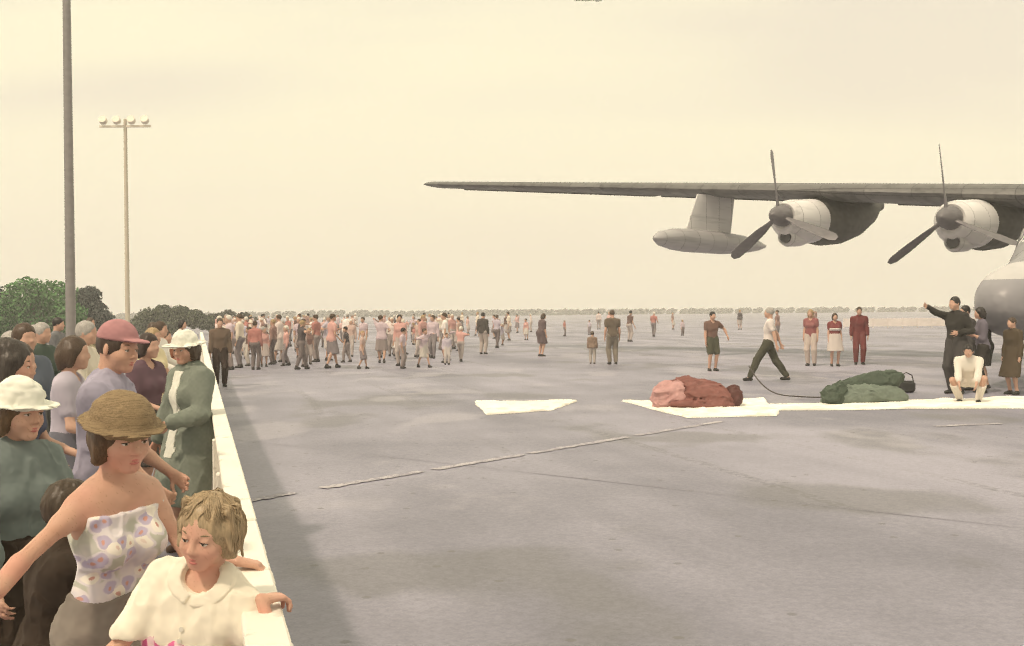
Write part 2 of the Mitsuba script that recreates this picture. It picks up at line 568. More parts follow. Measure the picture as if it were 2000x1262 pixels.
        for j, off in enumerate((0.026, 0.009, -0.009, -0.026)):
            kn = W + (d * (0.088 - 0.006 * abs(j - 1)) + side * off * 1.08) * h
            o.append((P_cap(W + (d * 0.014 + side * off * 0.62) * h, kn, 0.0135 * h, 0.0105 * h), 0.012 * h))
            ln = (0.070, 0.078, 0.073, 0.058)[j] * h
            c = self.curl * (1 + 0.06 * j)
            ang, p = 0.12 * c, kn
            spread = side * (0.09, 0.02, -0.05, -0.13)[j]
            for ph, fr in enumerate((0.45, 0.31, 0.24)):
                ang += c * (0.5, 0.75, 0.55)[ph]
                dd = d * math.cos(ang) + n * math.sin(ang) + spread
                p2 = p + dd / np.linalg.norm(dd) * ln * fr
                o.append((P_cap(p, p2, (0.0092 - 0.0009 * ph) * h, (0.0084 - 0.0010 * ph) * h), k))
                p = p2
        b = W + (d * 0.022 + side * 0.022) * h
        dirs = [d * 0.62 + side * 0.72 + n * 0.25, d * 0.85 + side * 0.35 + n * 0.4, d * 0.9 + n * 0.5 * (0.5 + self.curl)]
        for ph, (dd, ln) in enumerate(zip(dirs, (0.042, 0.032, 0.026))):
            b2 = b + dd / np.linalg.norm(dd) * ln * h
            o.append((P_cap(b, b2, (0.013 - 0.0015 * ph) * h, (0.011 - 0.0012 * ph) * h), k))
            b = b2
        return o

    def leg(self, q, g=0.0, frac=2.0):
        s, th = self.s, self.fat
        H, K, A = self.Hp[q], self.K[q], self.A[q]
        u = min(frac, 1.0)
        o = [(P_cap(H * s, (H + (K - H) * u) * s, 0.083 * th * s + g, (0.083 - 0.028 * u) * th * s + g), 0.04 * s)]
        if frac > 1:
            v = frac - 1
            o.append((P_cap(K * s, (K + (A - K) * v) * s, 0.053 * th * s + g, (0.053 - 0.016 * v) * th * s + g), 0.03 * s))
            back = self.R @ np.array([-0.018, 0, 0])
            o.append((P_cap((K + (A - K) * 0.2 + back) * s, (K + (A - K) * min(0.45, v) + back) * s, 0.048 * th * s + g, 0.042 * th * s + g), 0.03 * s))
        return o

    def foot(self, q, g=0.0):
        s = self.s
        A, d = self.A[q], self.toe[q]
        lo = np.array([A[0], A[1], A[2] - 0.055])
        return [(P_cap(A * s, (lo - d * 0.03) * s, 0.038 * s + g, 0.030 * s + g), 0.02 * s),
                (P_cap((lo - d * 0.035) * s, (lo + d * 0.13 + [0, 0, -0.004]) * s, 0.031 * s + g, 0.026 * s + g), 0.02 * s),
                (P_cap((lo + d * 0.05 + [0, 0, 0.012]) * s, (lo + d * 0.10) * s, 0.034 * s + g, 0.030 * s + g), 0.02 * s)]

    def hd(self, p):
        return (self.N * self.s) + self.Rh @ (np.array(p, float) * self.s * self.hs)

    def neck(self, g=0.0):
        s = self.s
        r = (0.046 if self.fem else 0.054) * s * (0.5 + 0.5 * self.hs)
        return [(P_cap(self.sho(-0.03, 0, 0.44) * s, self.hd((-0.022, 0, 0.07)), r * 1.08 + g, r + g), 0.03 * s)]

    def head(self, child=False):
        k = self.s * self.hs
        E = lambda c, r, R=None: P_ell(self.hd(c), np.array(r) * k, self.Rh if R is None else self.Rh @ R)
        C = lambda a, b, ra, rb: P_cap(self.hd(a), self.hd(b), ra * k, rb * k)
        ch = 1.0 if child else 0.0
        jw = 0.055 if not self.fem else 0.050
        o = [(E((-0.002, 0, 0.122), (0.098, 0.076, 0.102)), 0.02 * k),
             (E((0.030, 0, 0.055), (0.062, jw, 0.062 - 0.006 * ch)), 0.035 * k),
             (C((0.072, 0.010, 0.014 + 0.006 * ch), (0.072, -0.010, 0.014 + 0.006 * ch), 0.019, 0.019), 0.03 * k)]
        for q in (1, -1):
            o += [(E((0.060, q * 0.038, 0.072), (0.028, 0.024 + 0.004 * ch, 0.026)), 0.03 * k),
                  (C((0.080, q * 0.012, 0.127), (0.070, q * 0.045, 0.129), 0.010, 0.009), 0.015 * k),
                  (E((-0.006, q * 0.077, 0.098), (0.020, 0.008, 0.031), Rz(q * 0.35)), 0.006 * k),
                  (E((0.099, q * 0.0115, 0.074), (0.010, 0.0085, 0.008)), 0.007 * k)]
        o += [(C((0.091, 0, 0.118), (0.110 - 0.004 * ch, 0, 0.081), 0.0075, 0.0115), 0.010 * k),
              (E((0.083, 0, 0.046), (0.016, 0.024, 0.013)), 0.014 * k)]
        cuts = [(E((0.103, q * 0.033, 0.107), (0.017, 0.019, 0.014)), 0.014 * k) for q in (1, -1)]
        cuts.append((C((0.1035, 0.017, 0.0425), (0.1035, -0.017, 0.0425), 0.0035, 0.0035), 0.006 * k))
        lids = [(E((0.0795, q * 0.0325, 0.1145), (0.0150, 0.0185, 0.0085)), 0.004 * k) for q in (1, -1)]
        lids += [(E((0.0785, q * 0.0325, 0.0985), (0.0142, 0.0175, 0.0060)), 0.004 * k) for q in (1, -1)]
        return o, cuts, lids

    def face_parts(self, name, hair_rgb, lip=(0.48, 0.16, 0.14), open_mouth=False):
        k = self.s * self.hs
        for q in (1, -1):
            m = trimesh.creation.icosphere(3, 1.0)
            v = np.array(m.vertices)
            r = np.hypot(v[:, 1], v[:, 2])
            col = np.where((v[:, 0] > 0)[:, None] & (r < 0.20)[:, None], [[0.01, 0.01, 0.01]], np.where((v[:, 0] > 0)[:, None] & (r < 0.44)[:, None], [[0.16, 0.11, 0.07]], [[0.66, 0.60, 0.56]]))
            m.vertices = (v * 0.0128 * k) @ self.Rh.T + self.hd((0.0795, q * 0.0325, 0.106))
            self.parts.append((name, "eye", m, VC, col))
            lash = [self.hd((0.0945 - 0.012 * t * t * (1 if t > 0 else 0.6), q * (0.0325 + 0.0155 * t), 0.1085 + 0.0028 * (1 - t * t) - 0.0012 * t)) for t in np.linspace(-1, 1, 9)]
            self.parts.append((name, "eyelash", tube(lash, np.array([0.6, 0.9, 1.1, 1.2, 1.3, 1.3, 1.3, 1.1, 0.6]) * 1e-3 * k, 5), mat("lash", (0.03, 0.02, 0.015), 0.8), None))
            pts = [self.hd((0.0905 - 0.011 * t * t - 0.002 * t, q * (0.014 + 0.036 * t), 0.1285 + 0.006 * math.sin(t * 2.4))) for t in np.linspace(0, 1, 7)]
            self.parts.append((name, "eyebrow", tube(pts, np.array([2.6, 3.2, 3.4, 3.2, 2.8, 2.2, 1.2]) * 1e-3 * k, 6), mat("brow_%d" % int(hair_rgb[0] * 1000), np.array(hair_rgb) * 0.6, 0.9), None))
        for z, r in ((0.0472, 0.0042), (0.0385, 0.0050)):
            pts = [self.hd((0.0985 - 0.013 * abs(t) ** 2, 0.023 * t, z + (0.001 if z > 0.045 else -0.001) * (1 - t * t))) for t in np.linspace(-1, 1, 9)]
            rr = r * np.sqrt(np.clip(1 - np.linspace(-1, 1, 9) ** 2, 0.04, 1)) * k
            self.parts.append((name, "lip", tube(pts, rr, 8), mat("lip_%d" % int(lip[0] * 1000), lip, 0.4), None))

    parts = None


def make_field(prims, step, pad=0.03, fine=()):
    lo = np.min([p[0][0] for p in prims], axis=0) - pad
    hi = np.max([p[0][1] for p in prims], axis=0) + pad
    ax = []
    for k in range(3):
        ax.append(axis(lo[k], hi[k], step, [(b[0][k], b[1][k], b[2]) for b in fine]))
    return Field(*ax)


def bounds_of(prims, pad=0.01):
    return np.min([p[0][0] for p in prims], axis=0) - pad, np.max([p[0][1] for p in prims], axis=0) + pad


def hair_layer(F, style, step, seed=1, strands=0.006, vol=1.0):
    """Returns a hair mesh. style: short, bob, long, bun"""
    k = F.s * F.hs
    E = lambda c, r: P_ell(F.hd(c), np.array(r) * k * vol, F.Rh)
    C = lambda a, b, ra, rb: P_cap(F.hd(a), F.hd(b), ra * k * vol, rb * k * vol)
    pr = [(E((-0.008, 0, 0.130), (0.104, 0.085, 0.104)), 0.03 * k)]
    if style in ("bob", "long", "bun", "tousled"):
        pr.append((E((-0.045, 0, 0.085), (0.076, 0.090, 0.095)), 0.03 * k))
    low = {"short": 0.075, "bob": -0.005, "long": -0.10, "bun": 0.06, "tousled": 0.01}[style]
    if style in ("bob", "long", "tousled"):
        for q in (1, -1):
            pr.append((C((0.015, q * 0.074, 0.13), (-0.005, q * 0.078, low + 0.03), 0.026, 0.020), 0.03 * k))
        pr.append((C((-0.075, 0.03, 0.08), (-0.080, 0.03, low), 0.038, 0.022), 0.03 * k))
        pr.append((C((-0.075, -0.03, 0.08), (-0.080, -0.03, low), 0.038, 0.022), 0.03 * k))
    if style == "bun":
        pr.append((E((-0.115, 0, 0.13), (0.042, 0.045, 0.042)), 0.01 * k))
    r = np.random.default_rng(seed)
    if style == "tousled":
        for _ in range(26):
            a = r.uniform(-2.6, 2.6)
            z0 = r.uniform(0.09, 0.21)
            rad = 0.085 + 0.01 * r.random()
            p0 = np.array([-0.015 - rad * 0.9 * math.cos(a), rad * 0.95 * math.sin(a), z0])
            p1 = p0 + np.array([-0.018 * math.cos(a) + r.normal(0, 0.008), 0.02 * math.sin(a) + r.normal(0, 0.008), -0.05 - 0.03 * r.random()])
            pr.append((C(p0, p1, 0.013, 0.004), 0.012 * k))
    f = make_field(pr, step, 0.02)
    for p, kk in pr:
        f.add(p, kk)
    # the face stays free
    vol = 1.0
    f.carve(E((0.105, 0, 0.075), (0.075, 0.068, 0.083)), 0.012 * k)
    if style in ("short", "bun"):
        f.carve(E((0.06, 0, 0.03), (0.085, 0.12, 0.062)), 0.01 * k)
    f.cut(F.hd((0, 0, low)), F.Rh @ np.array([0.15, 0, -1.0]))
    f.wrinkle(strands * k * 1.0, np.array([70, 70, 14.0]) / k, seed)
    f.wrinkle(strands * k * 0.9, np.array([24, 24, 9.0]) / k, seed + 3)
    return f.mesh()


def strand_mesh(F, hm, n, seed, low, width=0.0018):
    """locks of hair that run from the crown over the hair's surface to its edge"""
    k = F.s * F.hs
    c = F.hd((-0.01, 0, 0.11))
    v = (np.array(hm.vertices) - c) @ F.Rh
    L = np.linalg.norm(v, axis=1)
    from scipy.spatial import cKDTree
    tree_ = cKDTree(v / L[:, None])
    r = np.random.default_rng(seed)
    out = []
    part_y = 0.012
    for _ in range(n):
        az = r.uniform(0, 2 * np.pi)
        ts = np.linspace(0.10 + 0.25 * r.random(), r.uniform(0.75, 1.0), 11)
        front = math.cos(az) > 0.35
        reach = r.uniform(0.85, 1.12) if front else r.uniform(1.7, 2.35)
        th = ts * reach
        a = az + r.normal(0, 0.10) * np.sin(ts * r.uniform(2, 6)) + (0.35 * np.sign(math.sin(az)) * ts * ts if front else 0)
        d = np.stack([np.sin(th) * np.cos(a) - 0.15 * np.cos(th), np.sin(th) * np.sin(a), np.cos(th)], -1)
        d /= np.linalg.norm(d, axis=1, keepdims=True)
        dist, idx = tree_.query(d, k=4)
        ok = dist[:, 0] < 0.09
        if ok.sum() < 5:
            continue
        rad = L[idx].mean(1) + k * r.uniform(-0.002, 0.005)
        p = (d * rad[:, None])[ok]
        out.append(tube(c + p @ F.Rh.T, np.interp(np.linspace(0, 1, len(p)), [0, .2, .7, 1], [0.5, 1, 1, 0.3]) * width * r.uniform(0.8, 1.9), 4))
    return cat(out)


def hat_layer(F, step, brim=0.17, crown=0.095, droop=0.012, soft=1.0, wide=1.0):
    k = F.s * F.hs
    E = lambda c, r: P_ell(F.hd(c), np.array(r) * k, F.Rh)
    pr = [(E((-0.005, 0, 0.16), (0.112 * wide, 0.098 * wide, crown)), 0.015 * k), (E((-0.005, 0, 0.157 - droop), (brim + 0.015, brim, 0.010)), 0.022 * k)]
    f = make_field(pr, step, 0.03)
    for p, kk in pr:
        f.add(p, kk)
    f.carve(E((-0.004, 0, 0.10), (0.102, 0.088, 0.075)), 0.005)
    # floppy brim and soft crown
    i = np.argwhere(np.abs(f.F) < 0.05)
    p = np.stack([f.ax[q][i[:, q]] for q in range(3)], -1)
    f.wrinkle(0.006 * k * soft, np.array([26, 26, 26.0]), 3)
    f.crease(0.005 * k * soft, np.array([16, 16, 22.0]), 5)
    return f.mesh()


def cap_layer(F, step):
    k = F.s * F.hs
    E = lambda c, r: P_ell(F.hd(c), np.array(r) * k, F.Rh)
    pr = [(E((-0.006, 0, 0.15), (0.108, 0.09, 0.10)), 0.015 * k), (E((0.105, 0, 0.158), (0.07, 0.07, 0.009)), 0.012 * k)]
    f = make_field(pr, step, 0.02)
    for p, kk in pr:
        f.add(p, kk)
    f.carve(E((0.0, 0, 0.07), (0.35, 0.35, 0.08)), 0.006)
    return f.mesh()


def garment(F, kind, o, g, step, bust, like):
    s, pr = F.s, []
    loose = o.get("loose", 0.008) * s if like is None else 0.0
    if kind in ("shirt", "dress"):
        pr += F.torso(g, bust)
        fr = o.get("sleeve", 0.55)
        if fr > 0:
            for q in (1, -1):
                pr += F.arm(q, g + (0.003 * s if like is None else 0), fr)
        if o.get("collar"):
            pr += [(P_cap(F.sho(-0.03, 0, 0.44) * s, F.sho(-0.025, 0, 0.50) * s, 0.062 * s + g, 0.052 * s + g), 0.03 * s)]
    if kind == "trousers":
        pr += F.torso(g, 0)[:2]
        for q in (1, -1):
            pr += F.leg(q, g + loose, o.get("len", 1.93))
    if kind in ("skirt", "dress"):
        z1, fl = o.get("hem", 0.52), o.get("flare", 1.25)
        if kind == "skirt":
            pr += F.torso(g, 0)[:3 if o.get("top", 0) > 0.2 else 2]
        top = F.tor(0, 0, 0.0)
        mid = (F.K[1] + F.K[-1]) / 2
        bot = top + (mid - top) * (top[2] - z1) / max(top[2] - mid[2], 0.05)
        lat = F.R @ np.array([0, 0.075, 0])
        for q in (1, -1):
            pr.append((P_cap((top + q * lat) * s, (bot + q * lat * 1.3 * fl) * s, 0.115 * s * F.fat + g, 0.115 * fl * s + g), 0.06 * s))
        pr.append((P_cap(top * s, bot * s, 0.12 * s * F.fat + g, 0.135 * fl * s + g), 0.06 * s))
    if kind == "shoes":
        for q in (1, -1):
            pr += F.foot(q, 0.006 * s)
    f = make_field(pr, step, 0.03) if like is None else Field(*like.ax)
    for p, kk in pr:
        f.add(p, kk)
    if kind == "shirt":
        f.cut(F.tor(0, 0, o.get("hem", -0.10)) * s, F.R @ np.array([0, 0, -1.0]))
    if kind in ("shirt", "dress"):
        if o.get("sleeve", 0.55) <= 0:  # no sleeves, bare shoulders
            for q in (1, -1):
                f.carve(P_ell(F.S[q] * s + F.Rs @ np.array([0, q * 0.055, -0.02]) * s, np.array([0.09, 0.062, 0.10]) * s, F.Rs), 0.01 * s)
            f.cut(F.sho(0, 0, 0.425) * s, F.Rs @ np.array([0.1, 0, 1.0]))
        if not o.get("collar"):
            f.carve(P_ell(F.sho(0.035, 0, 0.515) * s, np.array([0.075, 0.062, o.get("neck", 0.06)]) * s, F.Rs), 0.008 * s)
    if kind == "trousers":
        f.cut(F.tor(0, 0, o.get("top", 0.13)) * s, F.R @ np.array([0, 0, 1.0]))
    if kind in ("skirt", "dress"):
        f.cut(np.array([0, 0, o.get("hem", 0.52)]) * s, [0, 0, -1.0])
        if kind == "skirt":
            f.cut(F.tor(0, 0, o.get("top", 0.13)) * s, F.R @ np.array([0, 0, 1.0]))
    if kind == "shoes":
        f.cut(np.array([0, 0, 0.105]) * s, [0, 0, 1.0])
        f.cut(np.array([0, 0, 0.004]) * s, [0, 0, -1.0])
    return f


def layers(F, spec, step, near=False):
    """spec: list of (name, kind, options). Returns [(name, mesh)] of the clothes."""
    out = []
    s = F.s
    bust = spec.get("bust", 0.9 if F.fem else 0.0)
    for name, kind, o in spec["clothes"]:
        f = garment(F, kind, o, o.get("g", 0.014 * s), o.get("step", step), bust, None)
        if kind != "shoes":
            amp = o.get("fold", 0.006)
            f.wrinkle(amp * s, np.array(o.get("freq", (11, 11, 6))) / s, o.get("seed", 2))
            if near:
                f.crease(-amp * 0.75 * s, np.array(o.get("cfreq", (17, 17, 6))) / s, o.get("seed", 2) + 7)
                # cloth never dips into the body
                f.F = np.minimum(f.F, garment(F, kind, o, 0.0055 * s, o.get("step", step), bust, f).F)
        m = f.mesh()
        if len(m.faces):
            out.append((name, m, o.get("mat")))
    return out


def body_field(F, step, near, child=False, fine_hands=()):
    pr = F.torso(0, 0.75 if F.fem and not child else 0) + F.neck()
    for q in (1, -1):
        pr += F.arm(q) + F.leg(q) + F.foot(q)
    hd, cuts, lids = F.head(child)
    hnd = {q: F.hand(q) for q in (1, -1)}
    fine = []
    allp = pr + hd + hnd[1] + hnd[-1]
    if near:
        fine.append((*bounds_of(hd), 0.0042))
        for q in fine_hands:
            fine.append((*bounds_of(hnd[q]), 0.0042))
    f = make_field(allp, step, 0.02, fine)
    for p, kk in pr + hd + hnd[1] + hnd[-1]:
        f.add(p, kk)
    for p, kk in cuts:
        f.carve(p, kk)
    if near:
        for p, kk in lids:
            f.add(p, kk)
    return f


def place(x, y, yaw, z=0.0):
    return T().translate([x, y, z]).rotate([0, 0, 1], yaw)


def person(F, spec, x, y, yaw, label, near=False, child=False, group=None, fine_hands=(), step=None, skin=None):
    """yaw: degrees, 0 faces +x (to the right in the picture), -90 faces the camera."""
    step = step or (0.0075 if near else 0.016)
    k = thing("person", label, "person", group)
    tw = place(x, y, yaw)
    f = body_field(F, step, near, child, fine_hands)
    part(k, "body", f.mesh(), skin or (SKIN if near else SKIN_FAR), smooth=True, to_world=tw)
    for name, m, mt in layers(F, spec, step, near):
        part(k, name, m, mt, smooth=50 if near else True, to_world=tw)
    st = spec.get("hair", ("short", (0.06, 0.04, 0.03)))
    if st:
        hm = hair_layer(F, st[0], step if not near else 0.0042, spec.get("seed", 1), vol=spec.get("vol", 1.0))
        part(k, "hair", hm, hair_mat(st[1]), smooth=True, to_world=tw)
        if near and F.s * 1.75 < 1.6 and spec.get("strands"):
            part(k, "hair_strands", strand_mesh(F, hm, spec["strands"], spec.get("seed", 1), 0), hair_mat(st[1]), smooth=True, to_world=tw)
    for name, m, mt in spec.get("extra", []):
        part(k, name, m, mt, smooth=True, to_world=tw)
    if near and spec.get("face", True):
        F.parts = []
        F.face_parts(k, st[1] if st else (0.06, 0.04, 0.03))
        for _, nm, m, mt, col in F.parts:
            part(k, nm, m, mt, smooth=True, color=col, to_world=tw)
    return k


def hair_mat(c):
    c = np.array(c)

    def fn(p, n, uv):
        t = noise(p.x * 420, p.y * 420, p.z * 35) * 0.6 + noise(p.x * 120, p.y * 120, p.z * 14) * 0.4
        return mix((c * 0.55).tolist(), (c * 1.45).tolist(), t)
    return mat("hair_%d_%d_%d" % tuple((c * 255).astype(int)), fn, 0.45, spec=0.4)


def b_weave(p, n, uv):
    a = dr.sin((p.x + p.y * 0.7) * 2400) * dr.sin(p.z * 2400)
    return 0.3 * a + noise(p.x * 320, p.y * 320, p.z * 320) + 0.5 * noise(p.x * 95, p.y * 95, p.z * 95)


def cm(name, c, near=False):
    return mat("cloth_" + name, cloth(c) if near else c, 0.85, sheen=0.3 if near else 0.0, bump=(b_weave, 0.0014, 6e-4) if near else None)



# ================================================================== SETTING
g = 1250.0
structure("apron", trimesh.Trimesh([[-g, -g, 0], [g, -g, 0], [g, g, 0], [-g, g, 0]], [[0, 1, 2], [0, 2, 3]], process=False), APRON,
          "grey concrete apron with paler and darker stains reaching to the horizon")

# sealed joints of the concrete, a few centimetres wide
JOINT = mat("joint_seal", (0.198, 0.190, 0.232), 0.7)


def ribbon(pts, w, z, jag=0.0, seed=0):
    p = np.asarray(pts, float)
    r = np.random.default_rng(seed)
    t = np.gradient(p, axis=0)
    t /= np.linalg.norm(t, axis=1, keepdims=True)
    nrm = np.stack([-t[:, 1], t[:, 0]], -1)
    a = p + nrm * (w / 2 + jag * r.standard_normal((len(p), 1)))
    b = p - nrm * (w / 2 + jag * r.standard_normal((len(p), 1)))
    v = np.vstack([np.c_[a, np.full(len(a), z)], np.c_[b, np.full(len(b), z)]])
    n = len(p)
    f = [[i, i + n, i + 1] for i in range(n - 1)] + [[i + 1, i + n, i + n + 1] for i in range(n - 1)]
    m = trimesh.Trimesh(v, f, process=False)
    if m.face_normals[:, 2].mean() < 0:
        m.invert()
    return m


jd = np.array([0.64, 0.768])       # direction of the painted line and of the joints
jn = np.array([-0.768, 0.64])
org = np.array([-2.0, 10.8])
for q in range(-3, 5):
    if q in (0, 1):
        continue
    base = org - jn * q * 6.1
    part("apron", "joint", ribbon([base + jd * t for t in np.linspace(-16, 46, 90)], 0.013, 0.004, 0.003, q + 20), JOINT, smooth=False)
for q in range(-2, 6):
    base = org + jd * (q * 6.1 + 2.2)
    part("apron", "joint", ribbon([base + jn * t for t in np.linspace(-30, 14, 70)], 0.013, 0.0045, 0.003, q + 60), JOINT, smooth=False)

# worn painted line
for i, (a, b) in enumerate([(-1.1, -0.2), (0.15, 1.55), (1.75, 3.3), (3.45, 5.6), (5.8, 8.2)]):
    whole("painted_line", ribbon([org + jd * t for t in np.linspace(a, b, 30)], 0.13, 0.008, 0.014, i), PAINT,
          ["worn white painted dash on the apron nearest the white fence", "short worn white dash, second from the fence", "worn white dash in the middle of the broken painted line",
           "fourth worn dash of the broken painted line", "worn dash at the far end of the broken painted line, nearest the red heap"][i], "painted line", smooth=False)
whole("painted_line", ribbon([[6.2, 16.1], [6.5, 16.2], [6.9, 16.33], [7.3, 16.42]], 0.14, 0.008, 0.012, 9), PAINT,
      "short pale dash on the apron in front of the long white sheet at right", "painted line", smooth=False)

# ---- fence
FD = np.array([-0.2754, 0.9613])
FN = np.array([0.9613, 0.2754])
F0 = FN * 0.145
fang = math.degrees(math.atan2(FD[1], FD[0]))
fence = thing("spectator_fence", "white boarded fence running from the girl's hands into the distance", "fence")


def along(m, t, side=0.0):
    """mesh built with +x along the fence, +y to the walkway side"""
    m = m.copy()
    m.apply_transform(trimesh.transformations.rotation_matrix(math.radians(fang), [0, 0, 1]))
    c = F0 + FD * t - FN * side
    m.apply_translation([c[0], c[1], 0])
    return m


rr = np.random.default_rng(3)
for i, t in enumerate(np.arange(-2.0, 46, 3.0)):
    m = boxm(2.994, 0.10, 0.042, (1.5, 0, 1.0 + rr.normal(0, 0.002)), 0.006)
    part(fence, "top_rail", along(m, t, 0.0), FENCE)
for i, t in enumerate(np.arange(-2.0, 46, 1.5)):
    part(fence, "post", along(boxm(0.09, 0.09, 0.975, (0, 0, 0.4875), 0.006), t + 0.02, 0.02), FENCE)
for i, t in enumerate(np.arange(-2.0, 46, 3.0)):
    for z in (0.78, 0.25):
        part(fence, "cross_rail", along(boxm(2.98, 0.04, 0.085, (1.5, 0, z), 0.004), t, -0.024), FENCE)
far_boards = []
for i, t in enumerate(np.arange(-2.0, 46, 0.148)):
    m = along(boxm(0.138, 0.018, 0.90 + rr.normal(0, 0.004), (0, 0, 0.515), 0.003), t, -0.0545 + rr.normal(0, 0.0012))
    if t < 14:
        part(fence, "board", m, FENCE)
    else:
        far_boards.append(m)
part(fence, "boards", cat(far_boards), FENCE, label="closely set white boards of the fence's far end", kind="stuff")

# ---- lamp poles
k = thing("lamp_pole", "tall thin pole rising out of the picture at left before the green tree", "lamp pole")
px, py = -8.84, 22.0
zz = np.linspace(0, 11.5, 24)
part(k, "pole", tube(np.c_[np.full(24, px) , np.full(24, py), zz], 0.105 - 0.0035 * zz, 14), GALV, smooth=60)
part(k, "base", boxm(0.36, 0.36, 0.05, (px, py, 0.029), 0.01), GALV)
part(k, "collar", tube([[px, py, 0.05], [px, py, 0.55], [px, py, 0.6]], [0.14, 0.14, 0.11], 14), GALV)
part(k, "arm", tube([[px + 0.8 * t, py - 0.2 * t, 11.45 + 0.35 * math.sin(1.5 * t)] for t in np.linspace(0, 1.6, 10)], 0.04, 8), GALV)
part(k, "lamp_head", boxm(0.7, 0.26, 0.14, (px + 1.6, py - 0.4, 11.7), 0.04), LAMPW)

k = thing("floodlight_mast", "slender pale mast with a crossbar of floodlights, second from the left", "lamp pole")
px, py = -15.75, 45.0
zz = np.linspace(0, 9.75, 20)
part(k, "pole", tube(np.c_[np.full(20, px), np.full(20, py), zz], 0.105 - 0.004 * zz, 12), mat("mast_paint", cloth((0.52, 0.47, 0.38), 0.1, 8), 0.6), smooth=60)
part(k, "crossbar", boxm(2.1, 0.09, 0.09, (px, py, 9.45), 0.01), LAMPW)
for dx in (-0.85, -0.3, 0.3, 0.85):
    h = trimesh.creation.cylinder(0.16, 0.2, sections=20)
    h.apply_transform(trimesh.transformations.rotation_matrix(math.radians(65), [1, 0, 0]))
    h.apply_translation([px + dx, py - 0.16, 9.68])
    part(k, "floodlight", h, LAMPW)
part(k, "base", boxm(0.5, 0.5, 0.06, (px, py, 0.034), 0.01), LAMPW)


# ---- trees
def leaf_cloud(n, centres, radii, size, seed, squash=0.8):
    """leaf-sized quads through and mostly near the surface of several clumps"""
    r = np.random.default_rng(seed)
    centres, radii = np.asarray(centres, float), np.asarray(radii, float)
    w = radii ** 2
    pick = r.choice(len(centres), n, p=w / w.sum())
    u = r.standard_normal((n, 3))
    u /= np.linalg.norm(u, axis=1, keepdims=True)
    rad = radii[pick] * (0.45 + 0.6 * r.random(n) ** 0.6)
    lump = 0.75 + 0.5 * meshkit.noise(u * 2.3 + pick[:, None] * 5.1, 4)
    c = centres[pick] + u * (rad * lump)[:, None] * np.array([1, 1, squash])
    a = r.standard_normal((n, 3)) + 0.3 * u
    a -= u * (a * u).sum(1, keepdims=True) * 0.6
    a /= np.linalg.norm(a, axis=1, keepdims=True)
    b = np.cross(a, r.standard_normal((n, 3)))
    b /= np.linalg.norm(b, axis=1, keepdims=True)
    s = size * (0.6 + 0.8 * r.random((n, 1)))
    v = np.stack([c - a * s, c + b * s * 0.5, c + a * s, c - b * s * 0.5], 1).reshape(-1, 3)
    i = np.arange(n)[:, None] * 4
    f = np.vstack([i + [0, 1, 2], i + [0, 2, 3]])
    tone = r.random((n, 1)) * 0.6 + 0.7
    return trimesh.Trimesh(v, f, process=False), np.repeat(tone, 4, 0)


scene["m_leaf"] = {"type": "twosided", "bsdf": {"type": "principled", "base_color": {"type": "mesh_attribute", "name": "vertex_color"}, "roughness": 0.6, "specular": 0.25}}


def tree(name, x, y, h, clumps, size, n, col, label, seed):
    k = thing(name, label, "tree")
    r = np.random.default_rng(seed)
    c = np.array([[x + a, y + b, z] for a, b, z, q in clumps])
    q = np.array([q for *_, q in clumps])
    limbs = [tube([[x, y, 0.0], [x + 0.05 * h * r.normal(), y, 0.2 * h], [x + 0.02 * h, y, 0.55 * h]], [0.06 * h, 0.045 * h, 0.02 * h], 9)]
    for j in range(len(c)):
        limbs.append(tube([[x, y, 0.18 * h], (np.array([x, y, 0.3 * h]) + c[j]) / 2, c[j]], [0.028 * h, 0.018 * h, 0.006 * h], 6))
    part(k, "trunk", cat(limbs), BARK, smooth=60)
    m, tone = leaf_cloud(n, c, q, size, seed)
    part(k, "crown", m, "m_leaf", smooth=False, color=tone * np.array(col))
    return k


tree("tree", -29.3, 68, 4.6, [(-1.7, 0, 1.9, 1.35), (-0.5, -0.5, 3.0, 1.3), (0.9, 0.2, 2.85, 1.3), (1.7, 0, 1.7, 1.15), (0, 0.3, 1.5, 1.4), (-2.4, 0.2, 1.2, 1.0), (2.0, 0.3, 0.9, 0.9)], 0.13, 9000,
     (0.085, 0.20, 0.065), "round bright green tree behind the tall pole", 5)
tree("tree", -34.0, 72, 4.0, [(0, 0, 2.7, 1.2), (-1.2, 0, 2.2, 1.3), (1.1, 0, 1.9, 1.2), (0, 0, 1.2, 1.4), (-2.2, 0.4, 1.4, 1.2)], 0.13, 7000,
     (0.040, 0.050, 0.040), "dark dull tree at the left edge of the picture", 6)
tree("tree", -28.3, 73, 3.9, [(0, 0, 2.3, 1.1), (0.7, 0, 1.5, 1.0), (-0.8, 0, 1.5, 1.1), (0.2, 0, 3.0, 0.75)], 0.13, 6000,
     (0.045, 0.055, 0.048), "dark grey green tree just right of the tall pole", 7)
tree("bush", -28.6, 92, 2.7, [(-1.8, 0, 1.4, 1.0), (-0.6, 0, 1.75, 0.95), (0.8, 0, 1.65, 1.0), (2.0, 0, 1.3, 0.95), (3.0, 0, 1.0, 0.8), (0, 0, 0.8, 1.1), (-2.6, 0, 0.8, 0.9)], 0.14, 8000,
     (0.072, 0.085, 0.048), "low wide olive green bush beside the slender mast", 8)
tree("bush", -24.6, 95, 2.1, [(0, 0, 1.3, 0.9), (1.4, 0, 1.15, 0.8), (-1.2, 0, 1.1, 0.85), (2.4, 0, 0.8, 0.7), (0, 0, 0.6, 0.9)], 0.14, 5000,
     (0.055, 0.055, 0.040), "small dark bush at the far end of the fence", 9)

